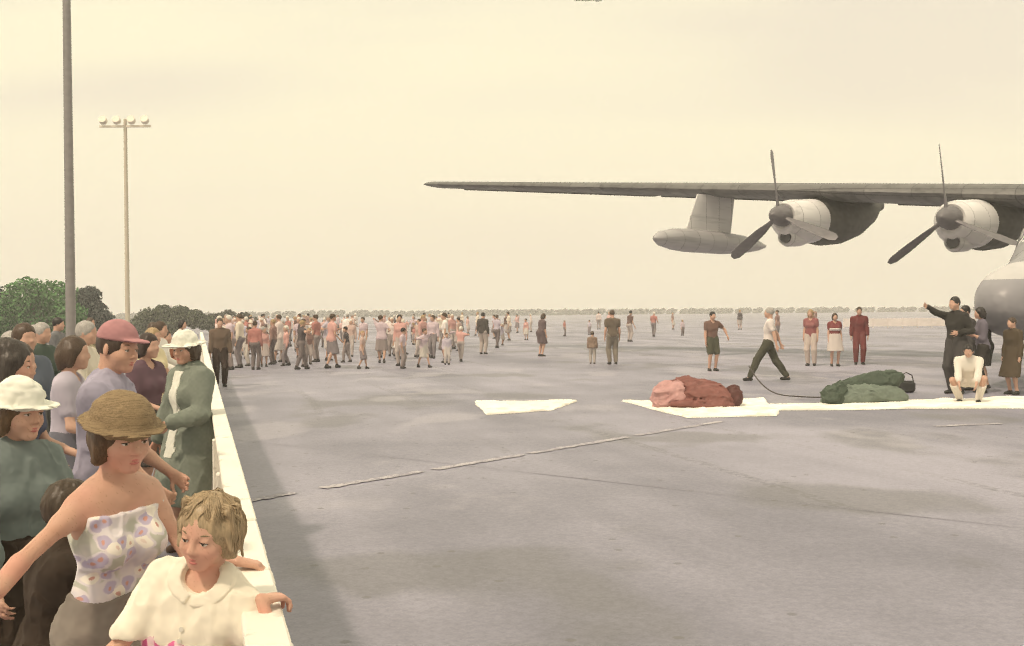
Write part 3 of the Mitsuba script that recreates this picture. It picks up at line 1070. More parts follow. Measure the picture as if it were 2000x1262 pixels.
# far tree line, nobody could count it
r = np.random.default_rng(21)
cs, rs = [], []
for x in np.arange(-240, 420, 2.6):
    yy = 430 + 25 * math.sin(x * 0.013) + r.normal(0, 5)
    hh = 1.2 + 1.1 * meshkit.fbm(np.array([[x * 0.03, 1.0, 2.0]]), 3, 4)[0] + abs(r.normal(0, 0.2))
    cs += [(x, yy, hh * 0.45), (x + 1.0, yy, hh * 0.8)]
    rs += [1.5, 1.1]
m, tone = leaf_cloud(60000, cs, rs, 0.55, 22, 0.75)
m.vertices[:, 2] = np.maximum(m.vertices[:, 2], 0.01)
k = thing("tree_line", "low hazy line of grey green trees along the horizon", "trees")
labels[k]["kind"] = "stuff"
scene[k] = mikit.ply(m, "m_leaf", smooth=False, color=tone * np.array([0.16, 0.152, 0.125]))

# distant low barrier
k = thing("barrier", "long low white barrier far across the apron, left of the aircraft's nose", "barrier")
BARW = mat("barrier_paint", cloth((0.66, 0.60, 0.57), 0.1, 3), 0.7)
for i in range(9):
    c = np.array([29.5 + 1.22 * i, 95.5 - 0.15 * i])
    part(k, "panel", rotz(boxm(1.17, 0.05, 0.70, (0, 0, 0.5), 0.01), -7).apply_translation([*c, 0]), BARW)
    part(k, "post", rotz(boxm(0.09, 0.09, 0.88, (-0.6, 0.08, 0.441), 0.01), -7).apply_translation([*c, 0]), BARW)


# ---- cloth sheets and heaps on the apron
def sheet(corners, seed, amp=0.014, n=110):
    """a ground sheet lying slack: quadrilateral with wandering edges, small folds and thickness"""
    c = np.asarray(corners, float)
    u, v = np.meshgrid(np.linspace(0, 1, n), np.linspace(0, 1, n), indexing="ij")
    p = ((1 - u) * (1 - v))[..., None] * c[0] + (u * (1 - v))[..., None] * c[1] + (u * v)[..., None] * c[2] + ((1 - u) * v)[..., None] * c[3]
    q = np.stack([p[..., 0], p[..., 1], np.zeros_like(u)], -1)
    p = p + 0.22 * (np.stack([meshkit.fbm(q * 0.9 + seed, 3, seed), meshkit.fbm(q * 0.9 + seed + 9, 3, seed + 1)], -1) - 0.5)
    ridge = np.abs(meshkit.fbm(q * np.array([1.1, 2.2, 1]) + seed, 3, seed + 2) - 0.5)
    z = 0.012 + amp * 2.2 * np.clip(0.13 - ridge, 0, 1) / 0.13 + amp * 0.8 * meshkit.fbm(q * 3.0, 2, seed) + amp * 0.9 * np.clip(0.08 - np.abs(meshkit.noise(q * np.array([2.6, 5.0, 1]) + seed * 3 + 2 * meshkit.noise(q * 1.7, 4)[..., None], seed + 8) - 0.5), 0, 1) / 0.08
    z[0] = z[-1] = 0.006
    z[:, 0] = z[:, -1] = 0.006
    top = np.concatenate([p, z[..., None]], -1)
    return grid_mesh(top, close_u=False)


def up(m):
    if m.face_normals[:, 2].mean() < 0:
        m.invert()
    return m


whole("ground_sheet", up(sheet([(-0.72, 21.3), (-0.42, 18.5), (0.72, 19.2), (1.2, 21.1)], 3)), CANVAS, "small white sheet lying alone on the apron left of the red heap", "ground sheet", smooth=True)
whole("ground_sheet", up(sheet([(2.15, 21.0), (2.75, 17.6), (4.35, 17.9), (4.9, 21.2)], 5)), CANVAS, "white sheet spread under the red heap", "ground sheet", smooth=True)
whole("ground_sheet", up(sheet([(4.55, 20.0), (4.6, 18.85), (10.6, 18.8), (10.8, 21.4)], 8, n=90)), CANVAS, "long white sheet under the green heap, running to the right edge", "ground sheet", smooth=True)


def heap(lobes, seed, step=0.015, fold=0.05):
    """crumpled cloth: soft lobes with sharp folds"""
    rh = np.random.default_rng(seed)
    lobes = list(lobes)
    for c, r_ in list(lobes):
        for _ in range(3):
            u_ = rh.standard_normal(3)
            u_ /= np.linalg.norm(u_)
            u_[2] = abs(u_[2]) * 0.8
            q_ = np.array(c) + u_ * np.array(r_) * 0.85
            lobes.append((q_, np.array(r_) * rh.uniform(0.18, 0.42, 3) * np.array([1.5, 1, 0.8])))
    pr = [(P_ell(c, r_), 0.05) for c, r_ in lobes]
    f = make_field(pr, step, 0.08)
    for p, kk in pr:
        f.add(p, kk)
    i = np.argwhere(np.abs(f.F) < 0.15)
    p = np.stack([f.ax[q][i[:, q]] for q in range(3)], -1)
    w = meshkit.fbm(p * 3.0 + 2, 2, seed)[:, None] * 1.3
    a = np.abs(meshkit.noise(p * np.array([2.6, 6.5, 4.5]) + w * 1.2 + seed, seed) - 0.5)
    b = np.abs(meshkit.noise(p * np.array([6.0, 14.0, 9]) + w * 2.5 + seed, seed + 4) - 0.5)
    c2 = np.abs(meshkit.noise(p * np.array([16.0, 9.0, 8]) + w * 3 + seed, seed + 6) - 0.5)
    f.F[tuple(i.T)] += fold * 1.1 * (np.sqrt(a + 0.004) * 1.8 - 0.7) + fold * 0.5 * (np.sqrt(b + 0.004) * 1.8 - 0.7) + fold * 0.22 * (np.sqrt(c2 + 0.004) * 1.8 - 0.7)
    f.cut([0, 0, 0.02], [0, 0, -1])
    return f.mesh()


RED = mat("red_cloth", cloth((0.20, 0.078, 0.066), 0.2, 20), 0.65)
PINK = mat("pink_cloth", cloth((0.46, 0.26, 0.25), 0.15, 20), 0.7)
DRED = mat("dark_red_cloth", cloth((0.09, 0.032, 0.028), 0.15, 20), 0.7)
GREEN = mat("green_cloth", cloth((0.135, 0.165, 0.135), 0.2, 20), 0.7)
DGREEN = mat("dark_green_cloth", cloth((0.055, 0.075, 0.055), 0.2, 20), 0.75)

k = thing("cloth_heap", "heap of red cloth with a pink end on the white sheet", "cloth heap")
part(k, "red_cloth", heap([((3.35, 19.7, 0.16), (0.55, 0.42, 0.33)), ((3.15, 19.75, 0.25), (0.35, 0.35, 0.30)), ((3.6, 19.6, 0.12), (0.36, 0.36, 0.28)), ((3.3, 19.4, 0.06), (0.6, 0.25, 0.14))], 2), RED, smooth=True)
part(k, "pink_cloth", heap([((2.76, 19.62, 0.14), (0.26, 0.30, 0.33)), ((2.9, 19.5, 0.20), (0.2, 0.26, 0.28))], 5), PINK, label="pale pink end of the red heap", smooth=True)
part(k, "dark_red_cloth", heap([((3.93, 19.55, 0.13), (0.15, 0.22, 0.27))], 6), DRED, label="dark red bundle at the heap's right end", smooth=True)

k = thing("cloth_heap", "heap of dull green cloth with a dark top on the long white sheet", "cloth heap")
part(k, "green_cloth", heap([((6.5, 20.2, 0.12), (0.60, 0.40, 0.22)), ((6.1, 20.05, 0.08), (0.45, 0.3, 0.2)), ((6.9, 20.25, 0.10), (0.36, 0.3, 0.22))], 9), GREEN, smooth=True)
part(k, "dark_cloth", heap([((6.75, 20.45, 0.32), (0.42, 0.30, 0.24)), ((7.05, 20.4, 0.40), (0.16, 0.2, 0.2)), ((6.4, 20.5, 0.25), (0.3, 0.25, 0.18))], 11), DGREEN, label="dark green folded top of the green heap", smooth=True)
part(k, "dark_bundle", heap([((5.78, 19.85, 0.12), (0.17, 0.2, 0.22)), ((5.95, 19.95, 0.22), (0.12, 0.16, 0.2))], 12), DGREEN, label="dark bundle at the green heap's left end", smooth=True)

CORD = mat("cord", (0.07, 0.06, 0.055), 0.8)
pts = np.array([[5.0, 23.2, 0.55], [5.12, 22.6, 0.22], [5.3, 22.0, 0.05], [5.55, 21.4, 0.04], [5.8, 20.9, 0.06], [6.0, 20.4, 0.14]])
from scipy.interpolate import CubicSpline
cs_ = CubicSpline(np.linspace(0, 1, len(pts)), pts)(np.linspace(0, 1, 40))
whole("cord", tube(cs_, 0.013, 8), CORD, "dark thick cord running from the striding man to the green heap", "cord")

# ---- haze: the pale summer air between the camera and the far crowd
scene["haze_air"] = {"type": "homogeneous", "albedo": {"type": "rgb", "value": [0.985, 0.98, 0.95]}, "sigma_t": 0.0018}
scene["haze"] = {"type": "cube", "to_world": T().translate([0, 0, 44.0]).scale([1300, 1300, 45.2]), "bsdf": {"type": "null"}, "interior": {"type": "ref", "id": "haze_air"}}
labels["haze"] = {"label": "thin pale summer haze over the apron", "kind": "stuff"}
scene["camera"]["medium"] = {"type": "ref", "id": "haze_air"}

# ================================================================== AIRCRAFT
AIR = thing("transport_aircraft", "large high winged transport aircraft with propeller engines, nose at the right edge", "aircraft")
AX, AY = 18.54, 32.07
AL = math.radians(42)
FWD = np.array([-math.sin(AL), -math.cos(AL), 0])
LEFT = np.array([math.cos(AL), -math.sin(AL), 0])
AM = np.eye(4)
AM[:3, 0], AM[:3, 1], AM[:3, 2], AM[:3, 3] = FWD, LEFT, [0, 0, 1], [AX, AY, 0]
DIH, HALF, ZW = 0.098, 30.1, 4.87


def panelled(c, var, step_x, step_y, streak=0.0, dark=0.55):
    """aluminium skin in riveted panels: a tone per panel, thin seams, grime streaks that run aft, local aircraft axes"""
    c = np.array(c)
    fx0, fy0, lx0, ly0 = float(FWD[0]), float(FWD[1]), float(LEFT[0]), float(LEFT[1])

    def fn(p, n, uv):
        X = (p.x - AX) * fx0 + (p.y - AY) * fy0
        Y = (p.x - AX) * lx0 + (p.y - AY) * ly0
        Z = p.z
        u, v, w_ = X / step_x, Y / step_y, Z / 1.15
        tone = cell_rand(dr.floor(u), dr.floor(v), dr.floor(w_)) * 0.6 + 0.4 * fbm(X * 0.9, Y * 0.9, Z * 1.8, 3)
        col = mix((c * (1 - var)).tolist(), (c * (1 + var)).tolist(), tone)
        du = dr.minimum(u - dr.floor(u), 1 - (u - dr.floor(u))) * step_x
        dv = dr.minimum(v - dr.floor(v), 1 - (v - dr.floor(v))) * step_y
        seam = dr.maximum(smoothstep(0.022, 0.010, du), smoothstep(0.022, 0.010, dv) if step_y < 50 else mi.Float(0))
        col = col * (1 - seam * (1 - dark))
        g1 = smoothstep(0.50, 0.72, fbm(X * 0.35, Y * 4.5, Z * 4.5, 4))
        return mix(col, (c * 0.32).tolist(), g1 * streak)
    return fn


AIRALU = mat("air_aluminium", panelled((0.34, 0.335, 0.35), 0.16, 1.1, 90.0, 0.35), 0.42, metallic=0.45, spec=0.5)
AIRWHITE = mat("air_white", panelled((0.66, 0.645, 0.64), 0.07, 0.95, 90.0, 0.30), 0.38, spec=0.5)
AIRTANK = mat("air_tank", panelled((0.44, 0.43, 0.44), 0.10, 0.95, 90.0, 0.35), 0.4, metallic=0.2)
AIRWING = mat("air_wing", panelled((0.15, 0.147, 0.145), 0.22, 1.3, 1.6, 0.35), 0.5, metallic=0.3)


def air(name, m, b, parent=None, label=None, smooth=35):
    m = m.copy()
    m.apply_transform(AM)
    return part(parent or AIR, name, m, b, label=label, smooth=smooth)


def section(xc, zc, hw, hh, n=40, e=2.3):
    a = np.linspace(0, 2 * np.pi, n, endpoint=False)
    c, s = np.cos(a), np.sin(a)
    return np.stack([np.full(n, xc), hw * np.sign(c) * np.abs(c) ** (2 / e), zc + hh * np.sign(s) * np.abs(s) ** (2 / e)], -1)


SEC = [(12.9, 1.84, .04, .04), (12.85, 1.84, .25, .23), (12.65, 1.84, .47, .43), (12.25, 1.84, .66, .61), (11.7, 1.85, .82, .75), (10.9, 1.88, .95, .86), (9.9, 1.94, 1.07, .97), (8.8, 2.10, 1.20, 1.14), (7.7, 2.42, 1.38, 1.46),
       (6.9, 2.68, 1.52, 1.72), (6.2, 2.87, 1.63, 1.88), (5.4, 2.95, 1.72, 1.95), (4.0, 2.98, 1.76, 1.98), (-6.0, 2.98, 1.76, 1.98), (-9.0, 3.25, 1.66, 1.75), (-13, 3.75, 1.2, 1.3), (-17, 4.25, .6, .75), (-19, 4.45, .2, .3)]


def interp_sec(x):
    xs = np.array([q[0] for q in SEC])[::-1]
    return [np.interp(x, xs, np.array([q[k] for q in SEC])[::-1]) for k in (1, 2, 3)]


fx = np.concatenate([[12.9, 12.88, 12.85, 12.75, 12.65, 12.45], np.arange(12.25, 4, -0.2), np.arange(4, -19.1, -0.6)])
rings = np.array([section(x, *interp_sec(x)) for x in fx])
n_r = next(i for i, x in enumerate(fx) if x <= 10.9)
nose = grid_mesh(rings[:n_r + 1], caps=True)
air("nose_cone", nose, NOSEP, smooth=50)
hull = grid_mesh(rings[n_r:] * np.array([1, 1.004, 1]), caps=True)
# the roof is white, the sides and belly bare metal: the same skin split along a straight line
up_m = hull.triangles_center[:, 2] > 3.35
air("fuselage_roof", trimesh.Trimesh(hull.vertices, hull.faces[up_m], process=False), AIRWHITE, smooth=50)
air("fuselage", trimesh.Trimesh(hull.vertices, hull.faces[~up_m], process=False), AIRALU, label="bare metal fuselage side and belly", smooth=50)


def on_hull(x, a, off=0.012):
    zc, hw, hh = interp_sec(x)
    c, s = math.cos(a), math.sin(a)
    return np.array([x, (hw + off) * np.sign(c) * abs(c) ** (2 / 2.3), zc + (hh + off) * np.sign(s) * abs(s) ** (2 / 2.3)])


def patch(x0, x1, a0, a1, off=0.014, n=5):
    g_ = np.array([[on_hull(x, a, off) for a in np.linspace(a0, a1, n)] for x in np.linspace(x0, x1, n)])
    m = grid_mesh(g_, close_u=False)
    return m


for q in (0, 1):
    for x0, x1, a0, a1 in ((8.1, 7.4, 1.18, 1.52), (8.0, 7.3, 0.80, 1.10), (7.7, 7.0, 0.50, 0.74), (6.9, 6.2, 0.50, 0.74), (8.3, 7.7, 0.20, 0.38)):
        if q:
            a0, a1 = math.pi - a1, math.pi - a0
        air("cockpit_window", patch(x0, x1, a0, a1), GLASSD, smooth=True)
for q in (0, 1):
    for x in (3.2, 0.4, -2.4, -5.0):
        a0, a1 = (0.12, 0.27) if not q else (math.pi - 0.27, math.pi - 0.12)
        air("cabin_window", patch(x + 0.2, x - 0.2, a0, a1), GLASSD, smooth=True)
a0, a1 = math.pi + 0.38, math.pi - 0.30
air("crew_door", patch(6.2, 5.4, a1, a0, 0.02, 8), mat("door_metal", (0.36, 0.36, 0.38), 0.45, metallic=0.4), smooth=True)


def airfoil(chord, thick, n=14):
    t = 0.5 * (1 - np.cos(np.linspace(0, np.pi, n)))
    y = 5 * thick * (0.2969 * np.sqrt(t) - 0.126 * t - 0.3516 * t ** 2 + 0.2843 * t ** 3 - 0.1015 * t ** 4)
    x = (0.3 - t) * chord
    upper = np.stack([x, y * chord * 1.15], -1)
    lower = np.stack([x, -y * chord * 0.85], -1)[1:-1][::-1]
    return np.vstack([upper, lower])


def wing_ring(s, side, chord, thick):
    f_ = airfoil(chord, thick)
    return np.stack([f_[:, 0], np.full(len(f_), side * s), ZW - 0.05 + s * DIH + f_[:, 1]], -1)


for side in (-1, 1):
    ring = [wing_ring(s, side, np.interp(s, [0, 9, HALF - 0.6, HALF], [5.0, 4.5, 2.5, 2.0]), np.interp(s, [0, 9, HALF], [0.155, 0.14, 0.115])) for s in list(np.linspace(0.0, HALF - 0.6, 24))]
    ring += [wing_ring(HALF - 0.3, side, 2.2, 0.10), wing_ring(HALF - 0.08, side, 1.7, 0.07), wing_ring(HALF, side, 1.1, 0.03)]
    w = grid_mesh(np.array(ring), caps=True)
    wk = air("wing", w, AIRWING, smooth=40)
    # trailing flap and aileron panels, a little proud of the lower skin
    for s0, s1, nm in ((2.2, 8.2, "flap"), (11.4, 18.0, "flap"), (18.4, HALF - 1.2, "aileron")):
        def edge(s):
            c_ = np.interp(s, [0, 9, HALF - 0.6, HALF], [5.0, 4.5, 2.5, 2.0])
            z = ZW - 0.05 + s * DIH
            return [[-0.42 * c_, side * s, z - 0.052 * c_], [-0.73 * c_, side * s, z - 0.02], [-0.73 * c_, side * s, z - 0.005], [-0.42 * c_, side * s, z - 0.03]]
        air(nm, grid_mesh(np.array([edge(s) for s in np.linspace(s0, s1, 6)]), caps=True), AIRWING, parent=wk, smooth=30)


def blade(pitch, L, hub, ang):
    """a propeller blade from the hub, ang measured in the disc from 'up' towards the aircraft's right wing"""
    rs = np.linspace(0.22, L, 14)
    rg = []
    for r_ in rs:
        u_ = r_ / L
        ch = np.interp(u_, [0.09, 0.2, 0.35, 0.7, 0.93, 1.0], [0.16, 0.2, 0.36, 0.42, 0.36, 0.16])
        th = np.interp(u_, [0.09, 0.3, 1.0], [0.14, 0.06, 0.02])
        tw_ = math.radians(np.interp(u_, [0, 1], pitch))
        a = np.linspace(0, 2 * np.pi, 14, endpoint=False)
        e = np.stack([np.sin(a) * th / 2, np.cos(a) * ch / 2], -1)
        x_ = e[:, 0] * math.cos(tw_) + e[:, 1] * math.sin(tw_)
        y_ = -e[:, 0] * math.sin(tw_) + e[:, 1] * math.cos(tw_)
        rg.append(np.stack([x_, y_, np.full(len(a), r_)], -1))
    m = grid_mesh(np.array(rg), caps=True)
    m.apply_transform(trimesh.transformations.rotation_matrix(ang, [1, 0, 0]))
    m.apply_translation(hub)
    return m


BLADE = mat("blade_metal", cloth((0.17, 0.16, 0.17), 0.12, 9), 0.45, metallic=0.3)
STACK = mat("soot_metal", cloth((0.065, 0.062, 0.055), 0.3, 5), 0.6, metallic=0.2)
PROPR = 2.2


def lathe_x(prof, n=28, squash=1.0):
    a = np.linspace(0, 2 * np.pi, n, endpoint=False)
    return grid_mesh(np.array([np.stack([np.full(n, x), r_ * np.cos(a), zc + r_ * squash * np.sin(a)], -1) for x, r_, zc in prof]), caps=True)


for side in (-1, 1):
    for s, d0, ang0 in ((4.5, 0.90, 6), (10.0, 1.02, 7)):
        zl = ZW + s * DIH - d0
        y = side * s
        nk = air("engine_nacelle", lathe_x([(3.05, .30, 0), (3.12, .44, -.02), (2.95, .58, -.06), (2.6, .68, -.10), (2.0, .74, -.12), (1.2, .76, -.06)]).apply_translation([0, y, zl]), AIRWHITE, smooth=45)
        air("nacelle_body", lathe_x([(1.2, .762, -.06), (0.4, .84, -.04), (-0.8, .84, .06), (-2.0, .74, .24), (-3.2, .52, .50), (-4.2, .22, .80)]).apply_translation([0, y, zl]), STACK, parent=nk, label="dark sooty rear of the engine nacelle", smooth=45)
        air("air_intake", lathe_x([(2.9, .19, -.70), (3.02, .25, -.70), (2.8, .31, -.70), (2.0, .34, -.62), (0.9, .20, -.50)], 20).apply_translation([0, y, zl]), AIRWHITE, parent=nk, smooth=45)
        air("intake_mouth", lathe_x([(2.95, .02, -.70), (2.99, .185, -.70), (2.93, .187, -.70)], 20).apply_translation([0, y, zl]), DARKM, parent=nk)
        air("exhaust_pipe", lathe_x([(-4.1, .18, .78), (-4.5, .19, .82), (-4.55, .13, .82)], 16).apply_translation([0, y, zl]), DARKM, parent=nk)
        air("spinner", lathe_x([(3.12, .36, 0), (3.35, .34, 0), (3.6, .27, 0), (3.8, .16, 0), (3.9, .05, 0)], 20).apply_translation([0, y, zl]), BLADE, parent=nk, smooth=50)
        for b_ in range(3):
            # seen from ahead the right wing lies to the left
            air("propeller_blade", blade((80, 66) if s < 6 else (70, 44), PROPR, [3.4, y, zl], math.radians(ang0 + 120 * b_)), BLADE, parent=nk, smooth=40)
    # slim fuel tank on a pylon outboard of the outer engine
    s = 14.4
    y, zt = side * s, ZW + s * DIH - 2.0
    tk = air("fuel_tank", lathe_x([(4.2, .04, 0), (4.1, .14, 0), (3.8, .27, 0), (3.1, .38, 0), (2.2, .43, 0), (-0.2, .43, 0), (-1.8, .35, 0), (-3.0, .2, 0), (-3.6, .06, 0)]).apply_translation([0, y, zt]), AIRTANK, smooth=50)
    py_ = trimesh.convex.convex_hull(np.array([[x_, y + a * w_, z_] for a in (-1, 1) for x_, z_, w_ in ((2.2, zt + .36, .02), (1.6, zt + .36, .11), (-0.9, zt + .36, .02), (1.4, zt + 1.75, .02), (0.9, zt + 1.75, .11), (-1.2, zt + 1.75, .02))]))
    air("pylon", py_, AIRWHITE, parent=tk)

# fin and tailplane
fin = grid_mesh(np.array([[[-12.0 - k_ * 4.2 - t_ * (6.2 - 3.2 * k_) + 0.0, th_, 4.6 + 6.6 * k_] for t_, th_ in ((0, 0), (.25, .28 - .1 * k_), (.6, .2 - .08 * k_), (1, .02), (.6, -.2 + .08 * k_), (.25, -.28 + .1 * k_))] for k_ in np.linspace(0, 1, 6)]), caps=True)
air("fin", fin, AIRALU, smooth=40)
for side in (-1, 1):
    tp = grid_mesh(np.array([[[-14.8 - k_ * 1.4 - t_ * (3.6 - 1.6 * k_), side * (0.2 + 7.5 * k_), 5.0 + th_] for t_, th_ in ((0, 0), (.25, .2 - .08 * k_), (.6, .14), (1, .02), (.6, -.12), (.25, -.18 + .08 * k_))] for k_ in np.linspace(0, 1, 5)]), caps=True)
    air("tailplane", tp, AIRALU, smooth=40)


# undercarriage
def wheel(x, y, r_, w_):
    a = lathe_x([(-w_ / 2, r_ * .55, 0), (-w_ / 2, r_ * .86, 0), (-w_ * .33, r_ * .98, 0), (0, r_, 0), (w_ * .33, r_ * .98, 0), (w_ / 2, r_ * .86, 0), (w_ / 2, r_ * .55, 0)], 24)
    return rotz(a, 90).apply_translation([x, y, r_ + 0.004])


def hub_(x, y, r_, w_):
    return rotz(lathe_x([(-w_ / 2 - .012, r_ * .54, 0), (w_ / 2 + .012, r_ * .54, 0)], 18), 90).apply_translation([x, y, r_ + 0.004])


air("nose_leg", tube([[8.1, 0, 1.25], [8.15, 0, 0.9], [8.2, 0, 0.45]], 0.085, 12), AIRWHITE)
for y in (-0.28, 0.28):
    wk = air("wheel", wheel(8.2, y, 0.48, 0.26), RUBBER, smooth=50)
    air("hub", hub_(8.2, y, 0.48, 0.26), AIRALU, parent=wk)
air("axle", tube([[8.2, -0.2, 0.484], [8.2, 0.2, 0.484]], 0.05, 10), DARKM)
for y in (-1, 1):
    gp = grid_mesh(np.array([section(x_, 1.35, hw_, hh_, 24) + [0, y * 1.95, 0] for x_, hw_, hh_ in ((2.6, .05, .1), (2.2, .35, .45), (1.2, .55, .68), (-2.6, .55, .68), (-4.0, .3, .42), (-4.8, .05, .1))]), caps=True)
    gk = air("wheel_fairing", gp, AIRALU, smooth=50)
    for x_ in (0.7, -1.1):
        wk = air("wheel", wheel(x_, y * 2.05, 0.68, 0.48), RUBBER, parent=gk, smooth=50)
air("blade_antenna", boxm(0.4, 0.04, 0.45, (3.0, 0, 5.15), 0.015), AIRWHITE)

# a small aircraft far up, only its underside shows at the top edge
k = thing("flying_aircraft", "tiny dark aircraft high in the sky at the top edge", "aircraft")


def fly(m):
    m.apply_transform(trimesh.transformations.rotation_matrix(math.radians(-25), [0, 0, 1]))
    return m.apply_translation([19.0, 260.0, 75.4])


part(k, "fuselage", fly(lathe_x([(3.2, .05, 0), (2.9, .4, 0), (1.5, .62, 0), (-1, .5, 0), (-4, .12, .2)])), DARKM, smooth=50)
part(k, "wing", fly(boxm(1.5, 9.6, 0.16, (0.6, 0, 0.5), 0.06)), DARKM)
part(k, "tailplane", fly(boxm(0.8, 3.2, 0.1, (-3.6, 0, 0.3), 0.04)), DARKM)
part(k, "fin", fly(boxm(0.9, 0.1, 1.3, (-3.6, 0, 0.9), 0.04)), DARKM)

# ================================================================== PEOPLE
# Targets for hands and feet are given in each figure's own frame (metres): convert from the world.
def loc(x, y, yaw, P):
    c, s = math.cos(math.radians(-yaw)), math.sin(math.radians(-yaw))
    dx, dy = P[0] - x, P[1] - y
    return np.array([c * dx - s * dy, s * dx + c * dy, P[2]])


def ldir(yaw, d):
    return Rz(math.radians(-yaw)) @ np.array(d, float)


def f_straw(p, n, uv):
    r_ = dr.sqrt(dr.square(p.x + 1.15) + dr.square(p.y - 3.2))
    a_ = noise(r_ * 420, p.z * 420, 1) * 0.6 + noise(p.x * 260, p.y * 260, p.z * 260) * 0.4
    return mix([0.13, 0.09, 0.05], [0.30, 0.215, 0.12], a_)


# ---- woman in the floral top
wx, wy, wyaw = -1.16, 3.25, -40
Fw = Fig(1.54, True, 0.98, slim=0.80, fat=0.84, lean=(10, -4), twist=4, head=(-6, 9, 0), pelvis=(-0.06, 0, 0.94),
         hands={1: loc(wx, wy, wyaw, (-0.80, 3.13, 1.045)), -1: loc(wx, wy, wyaw, (-1.36, 2.72, 0.98))},
         elbows={1: (-0.2, 0.3, -1.0), -1: (-0.5, -1.0, -0.4)}, curl=0.75,
         hand_dirs={1: ldir(wyaw, (0.85, 0.3, -0.25))}, palm={1: (0, 0, -1), -1: (0.3, 1, 0)})
person(Fw, {"clothes": [("top", "shirt", {"sleeve": 0, "g": 0.010, "neck": 0.05, "hem": -0.03, "mat": mat("floral", f_floral, 0.8), "fold": 0.006, "step": 0.006}),
                        ("skirt", "skirt", {"hem": 0.42, "flare": 1.2, "mat": cm("taupe", (0.23, 0.20, 0.175), True), "freq": (14, 14, 2.5), "fold": 0.009}),
                        ("shoes", "shoes", {"mat": cm("brown_shoe", (0.08, 0.05, 0.035))})],
            "hair": ("bob", (0.085, 0.050, 0.026)), "seed": 4, "strands": 0, "vol": 1.0, "extra": [("hat", hat_layer(Fw, 0.0045, 0.142, 0.098, 0.012, 0.35, 1.07), mat("straw", f_straw, 0.8))]},
       wx, wy, wyaw, "woman in a brown hat and strapless floral top reaching to the fence", near=True, fine_hands=(1, -1))

# ---- girl in the white blouse
gx, gy, gyaw = -0.86, 2.80, -98
Fg = Fig(1.33, True, 1.0, slim=0.86, lean=(4, 17), twist=-6, head=(-2, 12, 0), pelvis=(0, -0.03, 0.95),
         hands={1: loc(gx, gy, gyaw, (-0.625, 2.70, 1.045)), -1: loc(gx, gy, gyaw, (-1.10, 2.55, 0.72))},
         elbows={1: (0.4, 0.8, -0.7), -1: (-0.6, -0.6, 0)}, curl=0.8, hand_dirs={1: ldir(gyaw, (0.5, 0.55, -0.05))}, palm={1: (0, 0, -1)}, fat=0.92)
person(Fg, {"bust": 0.0, "clothes": [("blouse", "shirt", {"sleeve": 0.72, "g": 0.017, "neck": 0.052, "hem": 0.27, "mat": cm("cream", (0.80, 0.74, 0.62), True), "fold": 0.007, "step": 0.006}),
                        ("skirt", "skirt", {"hem": 0.5, "flare": 1.35, "top": 0.30, "g": 0.016, "mat": mat("pinkstripe", f_stripe, 0.8), "freq": (18, 18, 2.5), "fold": 0.012}),
                        ("shoes", "shoes", {"mat": cm("white_shoe", (0.6, 0.57, 0.5))})],
            "hair": ("tousled", (0.33, 0.245, 0.15)), "seed": 9, "strands": 520},
       gx, gy, gyaw, "girl with light brown hair in a cream blouse and pink striped skirt", near=True, child=True, fine_hands=(1,))

gk = [k_ for k_ in labels if labels[k_].get("label", "").startswith("girl with light brown hair")][0]
gtw = place(gx, gy, gyaw)
cf = garment(Fg, "shirt", {"sleeve": 0.3, "neck": 0.056, "hem": 0.245}, 0.0235, 0.005, 0.0, None)
nk_ = P_ell(Fg.sho(0.02, 0, 0.50) * Fg.s, np.array([0.125, 0.115, 0.085]) * Fg.s, Fg.Rs)
pp_ = np.stack(np.meshgrid(*cf.ax, indexing="ij"), -1).astype(np.float32)
cf.F = np.maximum(cf.F, nk_[2](pp_))
split = P_ell(Fg.sho(0.15, 0, 0.40) * Fg.s, np.array([0.09, 0.010, 0.09]) * Fg.s, Fg.Rs)
cf.carve(split, 0.004)
part(gk, "collar", cf.mesh(), cm("cream", (0.80, 0.74, 0.62), True), smooth=50, to_world=gtw)
blm = [m for nm, m, mt in layers(Fg, {"bust": 0.0, "clothes": [("blouse", "shirt", {"sleeve": 0.72, "g": 0.017, "neck": 0.052, "hem": 0.245, "fold": 0.007, "step": 0.008})]}, 0.008, True)][0]
for t_ in (0.37, 0.32, 0.27):
    q_ = Fg.tor(0.16, 0, t_) * Fg.s
    c_, d_, i_ = trimesh.proximity.closest_point(blm, [q_])
    b_ = trimesh.creation.cylinder(0.006, 0.004, sections=14)
    b_.apply_transform(trimesh.geometry.align_vectors([0, 0, 1], blm.face_normals[i_[0]]))
    part(gk, "button", b_.apply_translation(c_[0] + blm.face_normals[i_[0]] * 0.003), cm("white_shoe", (0.6, 0.57, 0.5)), smooth=40, to_world=gtw)

# ---- small woman in the white hat behind the arm
x, y, yw = -1.90, 4.15, -35
F = Fig(1.50, True, 1.05, lean=(4, 0), head=(10, 5, 0), hands={1: (0.22, 0.22, 0.75), -1: (0.25, -0.2, 0.72)}, curl=0.7)
sp = {"clothes": [("top", "shirt", {"sleeve": 1.5, "g": 0.018, "collar": True, "mat": cm("teal_grey", (0.17, 0.205, 0.20), True), "fold": 0.009}),
                  ("skirt", "skirt", {"hem": 0.16, "flare": 1.45, "g": 0.03, "mat": cm("dark_brown", (0.035, 0.022, 0.014), True), "freq": (14, 14, 2.5), "fold": 0.012}),
                  ("shoes", "shoes", {"mat": cm("black_shoe", (0.03, 0.028, 0.027))})],
      "hair": ("bob", (0.12, 0.075, 0.04)), "extra": []}
sp["extra"] = [("hat", hat_layer(F, 0.006, 0.155, 0.095, 0.02), cm("hat_white", (0.74, 0.74, 0.66), True))]
person(F, sp, x, y, yw, "small woman in a white sun hat, teal jacket and long dark skirt at left", near=True)

